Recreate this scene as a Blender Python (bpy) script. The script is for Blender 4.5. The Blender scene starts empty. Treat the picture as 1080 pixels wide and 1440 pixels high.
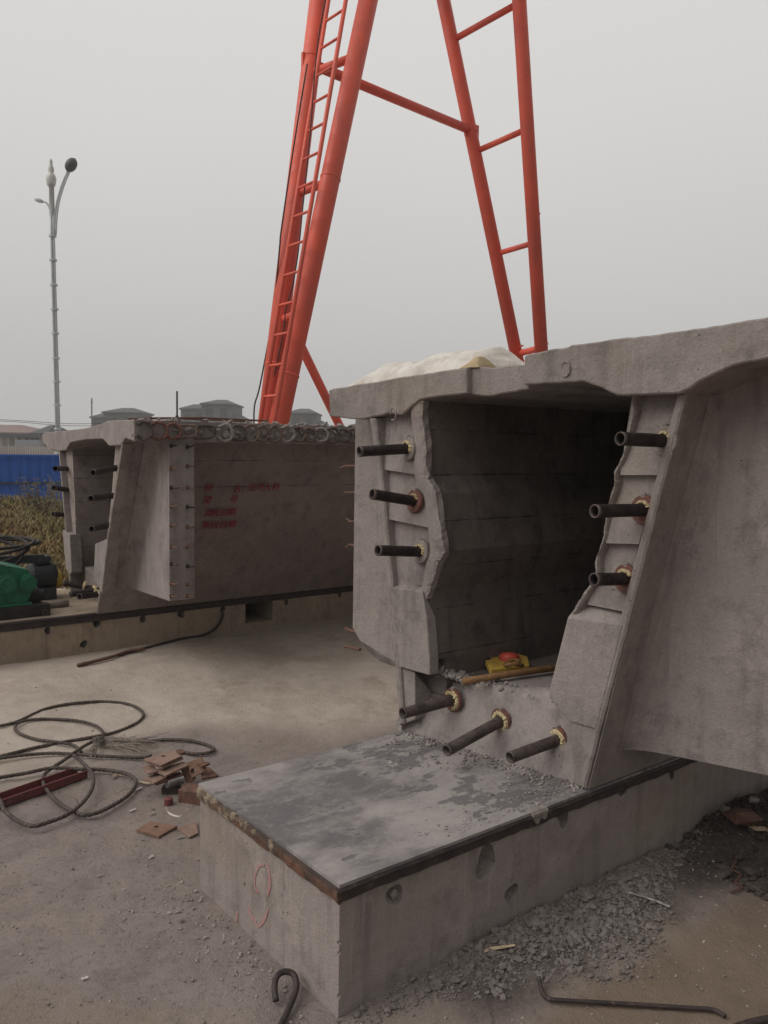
import bpy, bmesh, math, random
import numpy as np
from mathutils import Vector, Matrix, noise
random.seed(7); RNG = np.random.default_rng(7)
R = math.radians
scene = bpy.context.scene
COL = scene.collection

# ------------------------------------------------------------------ camera
# X runs along the casting beds (away to the right), Y across them (away to the left)
YAW, PITCH, ROLL, FPX = 0.902, 0.079, 0.016, 1188.0
CAM = Vector((-1.523, -2.125, 1.851))
cF = Vector((math.cos(YAW)*math.cos(PITCH), math.sin(YAW)*math.cos(PITCH), -math.sin(PITCH)))
_r = Vector((math.sin(YAW), -math.cos(YAW), 0)); _u = _r.cross(cF)
cR = _r*math.cos(ROLL)+_u*math.sin(ROLL); cU = -_r*math.sin(ROLL)+_u*math.cos(ROLL)
cd = bpy.data.cameras.new('camera'); cam = bpy.data.objects.new('camera', cd); COL.objects.link(cam)
cd.sensor_fit = 'VERTICAL'; cd.sensor_height = 24; cd.lens = 24*FPX/1440
cd.clip_start = .05; cd.clip_end = 5000
cam.matrix_world = Matrix(((cR.x, cU.x, -cF.x, CAM.x), (cR.y, cU.y, -cF.y, CAM.y), (cR.z, cU.z, -cF.z, CAM.z), (0, 0, 0, 1)))
scene.camera = cam

# ------------------------------------------------------------------ sky and light (overcast, hazy)
SEL, SAZ = R(44), R(16)
SUN_DIR = Vector((-math.cos(SEL)*math.cos(SAZ), math.cos(SEL)*math.sin(SAZ), math.sin(SEL)))
w = bpy.data.worlds.new('World'); scene.world = w; w.use_nodes = True
nt = w.node_tree; N = nt.nodes; L = nt.links; N.clear()
out = N.new('ShaderNodeOutputWorld'); bg = N.new('ShaderNodeBackground')
tc = N.new('ShaderNodeTexCoord'); sep = N.new('ShaderNodeSeparateXYZ'); L.new(tc.outputs['Generated'], sep.inputs[0])
ramp = N.new('ShaderNodeValToRGB')
nz = N.new('ShaderNodeTexNoise'); nz.inputs['Scale'].default_value = 1.6; nz.inputs['Detail'].default_value = 2
L.new(tc.outputs['Generated'], nz.inputs['Vector'])
ma = N.new('ShaderNodeMath'); ma.operation = 'MULTIPLY_ADD'; ma.inputs[1].default_value = .17; L.new(nz.outputs['Fac'], ma.inputs[0])
L.new(sep.outputs['Z'], ma.inputs[2]); 
mb = N.new('ShaderNodeMath'); mb.operation = 'SUBTRACT'; mb.inputs[1].default_value = .085; L.new(ma.outputs[0], mb.inputs[0])
L.new(mb.outputs[0], ramp.inputs[0])
cr = ramp.color_ramp; cr.elements[0].position = 0; cr.elements[0].color = (.56, .553, .54, 1)
cr.elements[1].position = .62; cr.elements[1].color = (.80, .785, .765, 1)
e = cr.elements.new(.18); e.color = (.64, .632, .62, 1)
e = cr.elements.new(.36); e.color = (.73, .718, .70, 1)
sky = N.new('ShaderNodeTexSky'); sky.sky_type = 'NISHITA'; sky.sun_disc = False
sky.sun_elevation = SEL; sky.sun_rotation = math.atan2(SUN_DIR.x, SUN_DIR.y); sky.dust_density = 6
hs = N.new('ShaderNodeHueSaturation'); hs.inputs['Saturation'].default_value = .12; hs.inputs['Value'].default_value = .08
L.new(sky.outputs[0], hs.inputs['Color'])
mx = N.new('ShaderNodeMix'); mx.data_type = 'RGBA'; mx.inputs[0].default_value = .08
L.new(ramp.outputs[0], mx.inputs[6]); L.new(hs.outputs[0], mx.inputs[7])
L.new(mx.outputs[2], bg.inputs[0]); 
sy = N.new('ShaderNodeMapRange'); sy.interpolation_type = 'SMOOTHSTEP'; sy.inputs['From Min'].default_value = -.75; sy.inputs['From Max'].default_value = .15
sy.inputs['To Min'].default_value = .52; sy.inputs['To Max'].default_value = 1.0; L.new(sep.outputs['Y'], sy.inputs['Value']); L.new(sy.outputs[0], bg.inputs[1])
L.new(bg.outputs[0], out.inputs[0])
sd = bpy.data.lights.new('sun', 'SUN'); sd.energy = 1.5; sd.angle = R(50); sd.color = (1, .965, .92)
so = bpy.data.objects.new('sun', sd); COL.objects.link(so)
so.rotation_euler = SUN_DIR.to_track_quat('Z', 'Y').to_euler(); so.location = SUN_DIR*30
vs = scene.view_settings; vs.view_transform = 'Standard'; vs.look = 'None'; vs.exposure = 0; vs.gamma = 1; vs.use_curve_mapping = False
scene.cycles.volume_bounces = 0; scene.cycles.max_bounces = 8

# ------------------------------------------------------------------ where things stand
def ray(u, v): return cF + cR*((u-540)/FPX) - cU*((v-720)/FPX)
def hit(u, v, p, n):
    r = ray(u, v); n = Vector(n); t = (Vector(p)-CAM).dot(n)/r.dot(n); return CAM + r*t
def onz(u, v, z=0.): return hit(u, v, (0, 0, z), (0, 0, 1))
def onb(u, v, b): return hit(u, v, (0, b, 0), (0, 1, 0))
def atd(u, v, d): return CAM + ray(u, v)*d

# ------------------------------------------------------------------ materials
def new_mat(name):
    m = bpy.data.materials.new(name); m.use_nodes = True
    return m, m.node_tree.nodes, m.node_tree.links, m.node_tree.nodes['Principled BSDF']
def noise_node(N, L, vec, scale, detail=6, rough=.6, sc=None):
    if sc:
        mp = N.new('ShaderNodeMapping'); mp.inputs['Scale'].default_value = sc; L.new(vec, mp.inputs[0]); vec = mp.outputs[0]
    n = N.new('ShaderNodeTexNoise'); n.inputs['Scale'].default_value = scale; n.inputs['Detail'].default_value = detail
    n.inputs['Roughness'].default_value = rough; L.new(vec, n.inputs['Vector']); return n.outputs['Fac']
def rampf(N, L, fac, a, b):
    r = N.new('ShaderNodeMapRange'); r.interpolation_type = 'SMOOTHSTEP'; r.inputs['From Min'].default_value = a; r.inputs['From Max'].default_value = b
    L.new(fac, r.inputs['Value']); return r.outputs[0]
def mixc(N, L, fac, a, b, mode='MIX'):
    m = N.new('ShaderNodeMix'); m.data_type = 'RGBA'; m.blend_type = mode
    if isinstance(fac, float): m.inputs[0].default_value = fac
    else: L.new(fac, m.inputs[0])
    for i, c in ((6, a), (7, b)):
        if isinstance(c, tuple): m.inputs[i].default_value = (*c, 1)
        else: L.new(c, m.inputs[i])
    return m.outputs[2]
def mulf(N, L, a, k):
    m = N.new('ShaderNodeMath'); m.operation = 'MULTIPLY'; L.new(a, m.inputs[0])
    if isinstance(k, (int, float)): m.inputs[1].default_value = k
    else: L.new(k, m.inputs[1])
    return m.outputs[0]
def addf(N, L, a, b):
    m = N.new('ShaderNodeMath'); m.operation = 'ADD'; L.new(a, m.inputs[0]); L.new(b, m.inputs[1]); return m.outputs[0]
def bumpit(N, L, P, h, dist, strength=1.0):
    b = N.new('ShaderNodeBump'); b.inputs['Strength'].default_value = strength; b.inputs['Distance'].default_value = dist
    L.new(h, b.inputs['Height']); L.new(b.outputs[0], P.inputs['Normal'])

def concrete(name, c, stain, dark, streak=.45, rough=.9, speck=.6, bump=.008, boards=False, warm=(.30, .245, .17), warmk=.25):
    """cast concrete: cloudy tone, vertical water streaks, pin holes, stains"""
    m, N, L, P = new_mat(name)
    g = N.new('ShaderNodeNewGeometry').outputs['Position']
    big = noise_node(N, L, g, 1.3, 8, .65)
    mid = noise_node(N, L, g, 7, 8, .7)
    fine = noise_node(N, L, g, 90, 4, .7)
    stk = noise_node(N, L, g, 1, 6, .6, (14, 14, .9))
    col = mixc(N, L, rampf(N, L, big, .35, .68), c, stain)
    col = mixc(N, L, mulf(N, L, rampf(N, L, mid, .47, .70), .62), col, dark)
    dust = noise_node(N, L, g, 3.1, 9, .72)
    col = mixc(N, L, mulf(N, L, rampf(N, L, dust, .52, .68), .45), col, tuple(min(1, x*1.28) for x in c))
    col = mixc(N, L, mulf(N, L, rampf(N, L, stk, .48, .72), streak), col, dark)
    lp_ = noise_node(N, L, g, 2.6, 12, .78, (1, 1, .7))
    col = mixc(N, L, mulf(N, L, rampf(N, L, lp_, .555, .60), .38), col, tuple(min(1, x*1.22) for x in c))
    col = mixc(N, L, mulf(N, L, rampf(N, L, lp_, .43, .37), .5), col, dark)
    stk2 = noise_node(N, L, g, 1, 5, .6, (33, 33, 1.6))
    col = mixc(N, L, mulf(N, L, rampf(N, L, stk2, .58, .74), .5*streak+.05), col, tuple(min(1, x*1.35) for x in c))
    w1 = noise_node(N, L, g, .9, 5, .6, (1, 1, 1.7))
    col = mixc(N, L, mulf(N, L, rampf(N, L, w1, .5, .7), warmk), col, warm)
    f2 = rampf(N, L, fine, .25, .8)
    fm = N.new('ShaderNodeMapRange'); fm.inputs['To Min'].default_value = .72; fm.inputs['To Max'].default_value = 1.26; L.new(fine, fm.inputs['Value'])
    vm = N.new('ShaderNodeVectorMath'); vm.operation = 'SCALE'; L.new(col, vm.inputs[0]); L.new(fm.outputs[0], vm.inputs['Scale'])
    col = vm.outputs[0]
    vo = N.new('ShaderNodeTexVoronoi'); vo.inputs['Scale'].default_value = 34; L.new(g, vo.inputs['Vector'])
    hole = rampf(N, L, vo.outputs['Distance'], .13, .03)
    sel = mulf(N, L, rampf(N, L, noise_node(N, L, g, 13, 3), .50, .58), rampf(N, L, noise_node(N, L, g, 1.9, 3), .47, .58))
    hole = mulf(N, L, hole, sel)
    col = mixc(N, L, mulf(N, L, hole, speck), col, tuple(x*.35 for x in dark))
    h = addf(N, L, mulf(N, L, mid, .9), mulf(N, L, fine, .28))
    h = addf(N, L, h, mulf(N, L, hole, -.7))
    if boards:
        sp = N.new('ShaderNodeSeparateXYZ'); L.new(g, sp.inputs[0])
        wv = N.new('ShaderNodeMath'); wv.operation = 'PINGPONG'; wv.inputs[1].default_value = .107; L.new(sp.outputs[2], wv.inputs[0])
        ln = mulf(N, L, rampf(N, L, wv.outputs[0], .004, 0.), rampf(N, L, mid, .42, .62))
        h = addf(N, L, h, mulf(N, L, ln, -1.2)); col = mixc(N, L, mulf(N, L, ln, .3), col, tuple(x*.5 for x in dark))
    L.new(col, P.inputs['Base Color']); P.inputs['Roughness'].default_value = rough
    P.inputs['Specular IOR Level'].default_value = .25
    bumpit(N, L, P, h, bump*1.35); return m
M = {}
M['conc'] = concrete('girder_concrete', (.295, .256, .238), (.245, .213, .198), (.14, .12, .111))
M['conc_in'] = concrete('inner_concrete', (.165, .136, .125), (.125, .103, .095), (.055, .046, .042), streak=.5, boards=True)  # darker than the web concrete: staining, plus cavity shade put into the colour
M['conc_side'] = concrete('web_concrete', (.29, .238, .218), (.24, .197, .18), (.16, .13, .12), streak=.55)
M['conc_in2'] = concrete('far_inner_concrete', (.30, .25, .228), (.25, .21, .19), (.15, .125, .115), streak=.3, boards=True)
M['conc_raw'] = concrete('broken_concrete', (.33, .29, .265), (.26, .225, .205), (.14, .12, .11), streak=.1, bump=.02, speck=.9)
M['bed'] = concrete('bed_concrete', (.33, .283, .26), (.27, .23, .212), (.17, .142, .128), streak=.6, warmk=.35, warm=(.30, .245, .18))
M['bed2'] = concrete('far_bed_concrete', (.37, .295, .225), (.31, .25, .19), (.20, .155, .115), streak=.6, warmk=.5, warm=(.36, .28, .18))

def simple(name, c, c2=None, rough=.6, metal=0., scale=12, lo=.4, hi=.65, bump=.0, spec=.4, bscale=60, c3=None):
    m, N, L, P = new_mat(name)
    g = N.new('ShaderNodeNewGeometry').outputs['Position']
    if c2:
        f = noise_node(N, L, g, scale, 8, .68)
        col = mixc(N, L, rampf(N, L, f, lo, hi), c, c2)
        if c3:
            f3 = noise_node(N, L, g, scale*3.1, 6, .7); col = mixc(N, L, rampf(N, L, f3, .58, .68), col, c3)
        L.new(col, P.inputs['Base Color'])
    else: P.inputs['Base Color'].default_value = (*c, 1)
    P.inputs['Roughness'].default_value = rough; P.inputs['Metallic'].default_value = metal; P.inputs['Specular IOR Level'].default_value = spec
    if bump: bumpit(N, L, P, noise_node(N, L, g, bscale, 5, .65), bump)
    return m
M['orange'] = simple('orange_paint', (.74, .125, .078), (.64, .115, .075), .5, scale=2.2, bump=.001, c3=(.50, .11, .08))
def paint_mat():
    m, N, L, P = new_mat('weathered_orange_paint'); g = N.new('ShaderNodeNewGeometry').outputs['Position']
    a = noise_node(N, L, g, 1.7, 8, .65); b = noise_node(N, L, g, 13, 6, .75); s_ = noise_node(N, L, g, 1, 6, .7, (9, 9, .8))
    c = mixc(N, L, rampf(N, L, a, .35, .68), (.76, .125, .075), (.60, .115, .08))
    c = mixc(N, L, mulf(N, L, rampf(N, L, s_, .52, .72), .55), c, (.42, .11, .085))
    c = mixc(N, L, mulf(N, L, rampf(N, L, b, .66, .70), .9), c, (.13, .055, .045))
    L.new(c, P.inputs['Base Color']); L.new(rampf(N, L, b, -.2, 1.2), P.inputs['Roughness']); P.inputs['Specular IOR Level'].default_value = .35
    bumpit(N, L, P, addf(N, L, a, mulf(N, L, b, .4)), .006); return m
M['orange'] = paint_mat()
M['rust'] = simple('rusty_steel', (.15, .075, .05), (.09, .05, .04), .8, scale=25, bump=.002, c3=(.30, .17, .10))
M['rust_light'] = simple('light_rusty_plate', (.27, .175, .135), (.20, .125, .10), .85, scale=18, bump=.001, c3=(.16, .09, .07))
M['rust_orange'] = simple('orange_rusty_plate', (.215, .125, .085), (.16, .09, .065), .85, scale=22, bump=.001, c3=(.14, .07, .05))
M['dark_steel'] = simple('dark_steel', (.032, .024, .025), (.055, .038, .034), .6, scale=14, bump=.001, c3=(.13, .09, .07))
M['duct'] = simple('dark_duct_metal', (.060, .043, .042), (.028, .020, .021), .5, .55, scale=20, lo=.35, hi=.6, bump=.001, c3=(.11, .075, .06))
M['duct_dusty'] = simple('dusty_duct_metal', (.11, .085, .078), (.05, .036, .034), .7, .25, scale=16, lo=.4, hi=.65, bump=.001, c3=(.16, .12, .10))
M['foam'] = simple('yellow_foam', (.60, .51, .31), (.38, .28, .14), .95, scale=70, bump=.006, c3=(.22, .14, .08))
M['looprust'] = simple('dusty_rusty_bar', (.17, .115, .09), (.10, .07, .058), .9, scale=25, bump=.002, c3=(.26, .22, .19))
M['redox'] = simple('red_oxide_steel', (.17, .065, .048), (.10, .05, .042), .8, scale=35, bump=.002, c3=(.30, .24, .20))
M['rope'] = simple('greasy_wire_rope', (.10, .078, .066), (.05, .038, .034), .7, .3, scale=30, c3=(.20, .165, .14))
M['wire'] = simple('frayed_wire', (.24, .20, .17), (.14, .11, .09), .6, .3, scale=30)
M['redpaint'] = simple('worn_red_paint', (.15, .042, .04), (.11, .04, .038), .65, scale=10, bump=.001, c3=(.20, .12, .10))
M['cloth'] = simple('white_cloth', (.66, .62, .57), (.52, .47, .42), .95, scale=9, bump=.006, bscale=30)
M['tan_cloth'] = simple('tan_cloth', (.46, .36, .22), (.36, .27, .16), .95, scale=9, bump=.006, bscale=30)
M['galv'] = simple('galvanised_steel', (.50, .54, .55), (.42, .46, .47), .5, .15, scale=5)
M['lampgrey'] = simple('lamp_grey', (.09, .095, .10), (.07, .075, .08), .5, scale=5)
M['lampglass'] = simple('frosted_glass', (.55, .55, .53), None, .3)
M['green'] = simple('green_machine_paint', (.012, .13, .068), (.009, .09, .05), .45, scale=9, bump=.001, c3=(.018, .17, .09))
M['black'] = simple('black_rubber', (.018, .014, .016), (.035, .028, .028), .6, scale=20)
M['bluegrey'] = simple('blue_grey_machine', (.035, .042, .05), (.06, .06, .065), .6, scale=20)
M['yellow'] = simple('yellow_paint', (.50, .34, .06), (.36, .22, .05), .6, scale=30)
M['yellowred'] = simple('faded_red_plastic', (.50, .07, .045), (.40, .06, .04), .5, scale=20)
M['wood'] = simple('brown_bamboo', (.23, .12, .045), (.14, .075, .035), .7, scale=24, bump=.001)
M['splinter'] = simple('pale_wood', (.46, .37, .24), (.33, .25, .16), .8, scale=30)
M['white'] = simple('white_scrap', (.62, .58, .54), (.48, .44, .40), .8, scale=30)
M['chrome'] = simple('bare_steel', (.42, .42, .42), (.28, .27, .26), .35, .8, scale=20)
M['cable'] = simple('black_cable', (.03, .022, .022), (.05, .038, .034), .7, scale=20)
M['blue'] = simple('blue_sheet_metal', (.010, .060, .30), (.008, .05, .24), .5, scale=1.2)
M['redmark'] = simple('red_spray_paint', (.34, .02, .035), (.20, .03, .04), .9, scale=30)
M['pinkmark'] = simple('faded_red_spray', (.40, .15, .15), (.36, .25, .23), .95, scale=45, lo=.38, hi=.56)
M['villa'] = simple('villa_render', (.125, .12, .118), (.10, .097, .095), .9, scale=.3)
M['villa_dark'] = simple('villa_roof', (.085, .085, .09), (.07, .07, .075), .9, scale=.6)
M['glass'] = simple('dark_window', (.05, .055, .06), None, .2)
M['pinkroof'] = simple('red_tile_roof', (.26, .18, .17), (.21, .16, .15), .9, scale=.6)
M['palewall'] = simple('pale_wall', (.40, .37, .35), (.33, .31, .30), .9, scale=.4)
M['bluewall'] = simple('grey_blue_panel', (.20, .22, .24), None, .7)

def fence_mat():
    m, N, L, P = new_mat('blue_corrugated'); P.inputs['Base Color'].default_value = (.010, .055, .26, 1)
    g = N.new('ShaderNodeNewGeometry').outputs['Position']
    f = noise_node(N, L, g, .8, 5, .6); L.new(mixc(N, L, rampf(N, L, f, .35, .7), (.007, .075, .34), (.012, .10, .46)), P.inputs['Base Color'])
    P.inputs['Roughness'].default_value = .55; return m
M['fence'] = fence_mat()

def plate_mat():
    """steel bed plate: blue-grey mill scale under cement dust, with dark flaked patches"""
    m, N, L, P = new_mat('dusty_steel_plate')
    g = N.new('ShaderNodeNewGeometry').outputs['Position']
    a = noise_node(N, L, g, 2.2, 8, .62); b = noise_node(N, L, g, 9, 10, .75); f = noise_node(N, L, g, 70, 5, .7)
    s = N.new('ShaderNodeSeparateXYZ'); L.new(g, s.inputs[0])
    near = rampf(N, L, s.outputs[0], .35, .95)
    c = mixc(N, L, rampf(N, L, a, .35, .65), (.36, .318, .30), (.27, .242, .235))
    c = mixc(N, L, mulf(N, L, rampf(N, L, b, .45, .65), .6), c, (.27, .243, .235))
    pm = N.new('ShaderNodeMapping'); pm.inputs['Scale'].default_value = (1, 1.6, 1); pm.inputs['Location'].default_value = (3.3, .7, 0); L.new(g, pm.inputs[0])
    p = noise_node(N, L, pm.outputs[0], 5.2, 10, .7)
    pk = N.new('ShaderNodeMath'); pk.operation = 'MULTIPLY_ADD'; pk.inputs[1].default_value = .10; L.new(near, pk.inputs[0]); L.new(p, pk.inputs[2])
    patch = rampf(N, L, pk.outputs[0], .60, .66)
    pale = rampf(N, L, pk.outputs[0], .52, .60)
    dc = noise_node(N, L, g, 1.6, 9, .66, (1, 1.5, 1))
    c = mixc(N, L, mulf(N, L, rampf(N, L, dc, .43, .60), .85), c, (.105, .096, .10))
    fl = noise_node(N, L, g, 26, 6, .8)
    c = mixc(N, L, mulf(N, L, rampf(N, L, fl, .52, .66), .35), c, (.36, .325, .31))
    c = mixc(N, L, mulf(N, L, pale, .45), c, (.33, .30, .285))
    c = mixc(N, L, mulf(N, L, patch, .75), c, (.10, .092, .097))
    c = mixc(N, L, mulf(N, L, rampf(N, L, noise_node(N, L, g, 3.2, 6, .6, (1, 6, 1)), .56, .7), .35), c, (.34, .31, .29))
    c = mixc(N, L, mulf(N, L, rampf(N, L, f, .5, .8), .35), c, (.30, .27, .25))
    L.new(c, P.inputs['Base Color']); P.inputs['Roughness'].default_value = .72; P.inputs['Metallic'].default_value = .05
    h = addf(N, L, mulf(N, L, pale, -.25), mulf(N, L, patch, -.6)); h = addf(N, L, h, mulf(N, L, f, .35)); bumpit(N, L, P, h, .004)
    return m
M['plate'] = plate_mat()

def ground_mat():
    m, N, L, P = new_mat('site_ground')
    g = N.new('ShaderNodeNewGeometry').outputs['Position']
    at = N.new('ShaderNodeAttribute'); at.attribute_name = 'zones'; sp = N.new('ShaderNodeSeparateColor'); L.new(at.outputs['Color'], sp.inputs[0])
    big = noise_node(N, L, g, .8, 8, .6); mid = noise_node(N, L, g, 5, 9, .68); fin = noise_node(N, L, g, 45, 6, .75); gr = noise_node(N, L, g, 160, 3, .7)
    grey = mixc(N, L, rampf(N, L, mid, .35, .7), (.29, .24, .22), (.225, .187, .172))
    grey = mixc(N, L, rampf(N, L, big, .45, .7), grey, (.255, .205, .175))
    grey = mixc(N, L, mulf(N, L, rampf(N, L, fin, .52, .72), .45), grey, (.34, .30, .275))
    grey = mixc(N, L, mulf(N, L, rampf(N, L, fin, .46, .32), .65), grey, (.10, .083, .075))
    bl = noise_node(N, L, g, 2.3, 9, .7)
    grey = mixc(N, L, mulf(N, L, rampf(N, L, bl, .50, .66), .6), grey, (.33, .275, .235))
    grey = mixc(N, L, mulf(N, L, rampf(N, L, bl, .46, .34), .6), grey, (.17, .14, .128))
    ys = noise_node(N, L, g, 1.1, 7, .65)
    grey = mixc(N, L, mulf(N, L, rampf(N, L, ys, .52, .66), .5), grey, (.27, .215, .15))
    vc = N.new('ShaderNodeTexVoronoi'); vc.feature = 'DISTANCE_TO_EDGE'; vc.inputs['Scale'].default_value = .8
    wv_ = N.new('ShaderNodeVectorMath'); wv_.operation = 'ADD'; L.new(g, wv_.inputs[0]); nn = N.new('ShaderNodeTexNoise'); nn.inputs['Scale'].default_value = 3; nn.inputs['Detail'].default_value = 6; L.new(g, nn.inputs['Vector']); ns = N.new('ShaderNodeVectorMath'); ns.operation = 'SCALE'; ns.inputs['Scale'].default_value = .35; L.new(nn.outputs['Color'], ns.inputs[0]); L.new(ns.outputs[0], wv_.inputs[1]); L.new(wv_.outputs[0], vc.inputs['Vector'])
    crk = mulf(N, L, rampf(N, L, vc.outputs['Distance'], .006, .001), rampf(N, L, big, .50, .58))
    grey = mixc(N, L, mulf(N, L, crk, .6), grey, (.07, .058, .052))
    tan = mixc(N, L, rampf(N, L, mid, .3, .7), (.53, .45, .385), (.43, .36, .305))
    tan = mixc(N, L, mulf(N, L, rampf(N, L, noise_node(N, L, g, 2.4, 8, .7), .54, .66), .65), tan, (.33, .26, .205))
    tan = mixc(N, L, mulf(N, L, rampf(N, L, noise_node(N, L, g, 60, 4, .7), .56, .7), .5), tan, (.50, .44, .39))
    tan = mixc(N, L, mulf(N, L, rampf(N, L, big, .50, .62), .5), tan, (.29, .235, .19))
    brown = mixc(N, L, rampf(N, L, mid, .35, .7), (.25, .185, .135), (.19, .14, .105))
    brown = mixc(N, L, mulf(N, L, rampf(N, L, big, .40, .6), .55), brown, (.22, .17, .135))
    def zone(ch, thr=.5):
        a = N.new('ShaderNodeMath'); a.operation = 'MULTIPLY_ADD'; a.inputs[1].default_value = .5; L.new(mid, a.inputs[0]); L.new(ch, a.inputs[2])
        return rampf(N, L, a.outputs[0], thr+.02, thr+.62)
    c = mixc(N, L, zone(sp.outputs[0]), grey, tan)
    c = mixc(N, L, zone(sp.outputs[1]), c, brown)
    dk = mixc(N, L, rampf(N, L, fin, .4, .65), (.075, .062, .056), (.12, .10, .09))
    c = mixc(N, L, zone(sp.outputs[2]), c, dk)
    L.new(c, P.inputs['Base Color']); P.inputs['Roughness'].default_value = .93; P.inputs['Specular IOR Level'].default_value = .2
    h = addf(N, L, mulf(N, L, fin, .8), mulf(N, L, gr, .35)); h = addf(N, L, h, mulf(N, L, mid, 1.2))
    bumpit(N, L, P, h, .012); return m
M['ground'] = ground_mat()
M['stone'] = simple('grey_rubble', (.20, .172, .155), (.13, .11, .10), .95, scale=30, bump=.004, c3=(.27, .24, .22))
M['pebble'] = simple('pale_gravel', (.34, .30, .275), (.20, .17, .155), .95, scale=14, lo=.45, hi=.55)

# ------------------------------------------------------------------ mesh helpers
class MB:
    def __init__(s): s.v = []; s.f = []
    def add(s, vs, fs):
        o = len(s.v); s.v += [tuple(x) for x in vs]; s.f += [tuple(i+o for i in f) for f in fs]; return s
    def box(s, p0, p1):
        x0, y0, z0 = p0; x1, y1, z1 = p1
        return s.add([(x0,y0,z0),(x1,y0,z0),(x1,y1,z0),(x0,y1,z0),(x0,y0,z1),(x1,y0,z1),(x1,y1,z1),(x0,y1,z1)],
                     [(0,3,2,1),(4,5,6,7),(0,1,5,4),(1,2,6,5),(2,3,7,6),(3,0,4,7)])
    def obox(s, c, ax, ay, az):
        c = Vector(c); vs = [c+ax*i+ay*j+az*k for k in (-1, 1) for (i, j) in ((-1,-1),(1,-1),(1,1),(-1,1))]
        return s.add(vs, [(0,3,2,1),(4,5,6,7),(0,1,5,4),(1,2,6,5),(2,3,7,6),(3,0,4,7)])
    def bar(s, a, b, wx, wy, up=(0, 0, 1)):
        a = Vector(a); b = Vector(b); d = (b-a); l = d.length; d.normalize(); x = d.cross(Vector(up))
        if x.length < 1e-4: x = Vector((1, 0, 0))
        x.normalize(); y = x.cross(d); return s.obox((a+b)/2, d*(l/2), x*(wx/2), y*(wy/2))
    def loft(s, rings, cap=True, closed=True):
        n = len(rings[0]); o = len(s.v)
        for r in rings: s.v += [tuple(p) for p in r]
        for i in range(len(rings)-1):
            for j in range(n if closed else n-1):
                k = (j+1) % n; s.f.append((o+i*n+j, o+i*n+k, o+(i+1)*n+k, o+(i+1)*n+j))
        if cap: s.f.append(tuple(o+j for j in reversed(range(n)))); s.f.append(tuple(o+(len(rings)-1)*n+j for j in range(n)))
        return s
    def tube(s, pts, r, n=8, cap=True, rf=None, twist=0., closed=False):
        pts = [Vector(p) for p in pts]; rings = []; up = None; dist = 0
        for i, p in enumerate(pts):
            t = pts[min(i+1, len(pts)-1)]-pts[max(i-1, 0)]; t.normalize()
            if up is None:
                up = Vector((0, 0, 1)) if abs(t.z) < .95 else Vector((1, 0, 0))
            x = t.cross(up); x.normalize(); y = x.cross(t); up = y
            if i: dist += (p-pts[i-1]).length
            rr = r[i] if isinstance(r, (list, tuple)) else r
            rings.append([p+(x*math.cos(a)+y*math.sin(a))*(rr*(rf(a-twist*dist) if rf else 1)) for a in [2*math.pi*j/n for j in range(n)]])
        return s.loft(rings, cap)
    def lathe(s, a, d, prof, n=20, cap=False):
        """prof: (distance along d, radius)"""
        a = Vector(a); d = Vector(d).normalized(); x = d.cross(Vector((0, 0, 1)))
        if x.length < 1e-3: x = Vector((1, 0, 0))
        x.normalize(); y = x.cross(d)
        return s.loft([[a+d*t+(x*math.cos(q)+y*math.sin(q))*r for q in [2*math.pi*j/n for j in range(n)]] for t, r in prof], cap)
    def build(s, name, mat, parent=None, smooth=False, bevel=0, loc=None):
        me = bpy.data.meshes.new(name)
        org = parent.matrix_world.translation if parent is not None else (Vector(loc) if loc is not None else Vector((0, 0, 0)))
        if parent is not None: org = WLOC[parent.name]
        me.from_pydata([(x-org[0], y-org[1], z-org[2]) for x, y, z in s.v], [], s.f)
        me.validate()
        bm = bmesh.new(); bm.from_mesh(me); bmesh.ops.recalc_face_normals(bm, faces=bm.faces[:])
        if bevel: bmesh.ops.bevel(bm, geom=[e for e in bm.edges if len(e.link_faces) == 2 and e.calc_face_angle(0) > .5], offset=bevel, segments=2, affect='EDGES', profile=.5)
        bm.to_mesh(me); bm.free()
        if smooth: me.polygons.foreach_set('use_smooth', [True]*len(me.polygons))
        me.materials.append(M[mat] if isinstance(mat, str) else mat)
        o = bpy.data.objects.new(name, me); COL.objects.link(o)
        if parent is not None: o.parent = parent; WLOC[o.name] = WLOC[parent.name]
        else:
            o.location = org; WLOC[o.name] = Vector(org)
        return o
WLOC = {}
def tag(o, label=None, cat=None, group=None, kind=None):
    if label: o['label'] = label
    if cat: o['category'] = cat
    if group: o['group'] = group
    if kind: o['kind'] = kind
    return o
def thing(name, loc, label, cat, group=None):
    o = bpy.data.objects.new(name, None); o.empty_display_size = .1; COL.objects.link(o); o.location = loc; WLOC[o.name] = Vector(loc)
    return tag(o, label, cat, group)
def smooth_path(pts, k=6):
    """Catmull-Rom through pts"""
    pts = [Vector(p) for p in pts]; P = [pts[0]*2-pts[1]]+pts+[pts[-1]*2-pts[-2]]; o = []
    for i in range(1, len(P)-2):
        for j in range(k):
            t = j/k; a, b, c, d = P[i-1], P[i], P[i+1], P[i+2]
            o.append(.5*((2*b)+(c-a)*t+(2*a-5*b+4*c-d)*t*t+(3*b-a-3*c+d)*t**3))
    o.append(pts[-1]); return o
def jag(poly, amp, step, closed=True):
    o = []; n = len(poly)
    for i in range(n if closed else n-1):
        a, b = poly[i], poly[(i+1) % n]; l = math.hypot(b[0]-a[0], b[1]-a[1]); k = max(1, int(l/step))
        for j in range(k):
            t = j/k; q = amp if 0 < j else amp*.3
            o.append((a[0]+(b[0]-a[0])*t+random.uniform(-q, q), a[1]+(b[1]-a[1])*t+random.uniform(-q, q)))
    if not closed: o.append(poly[-1])
    return o
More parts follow.
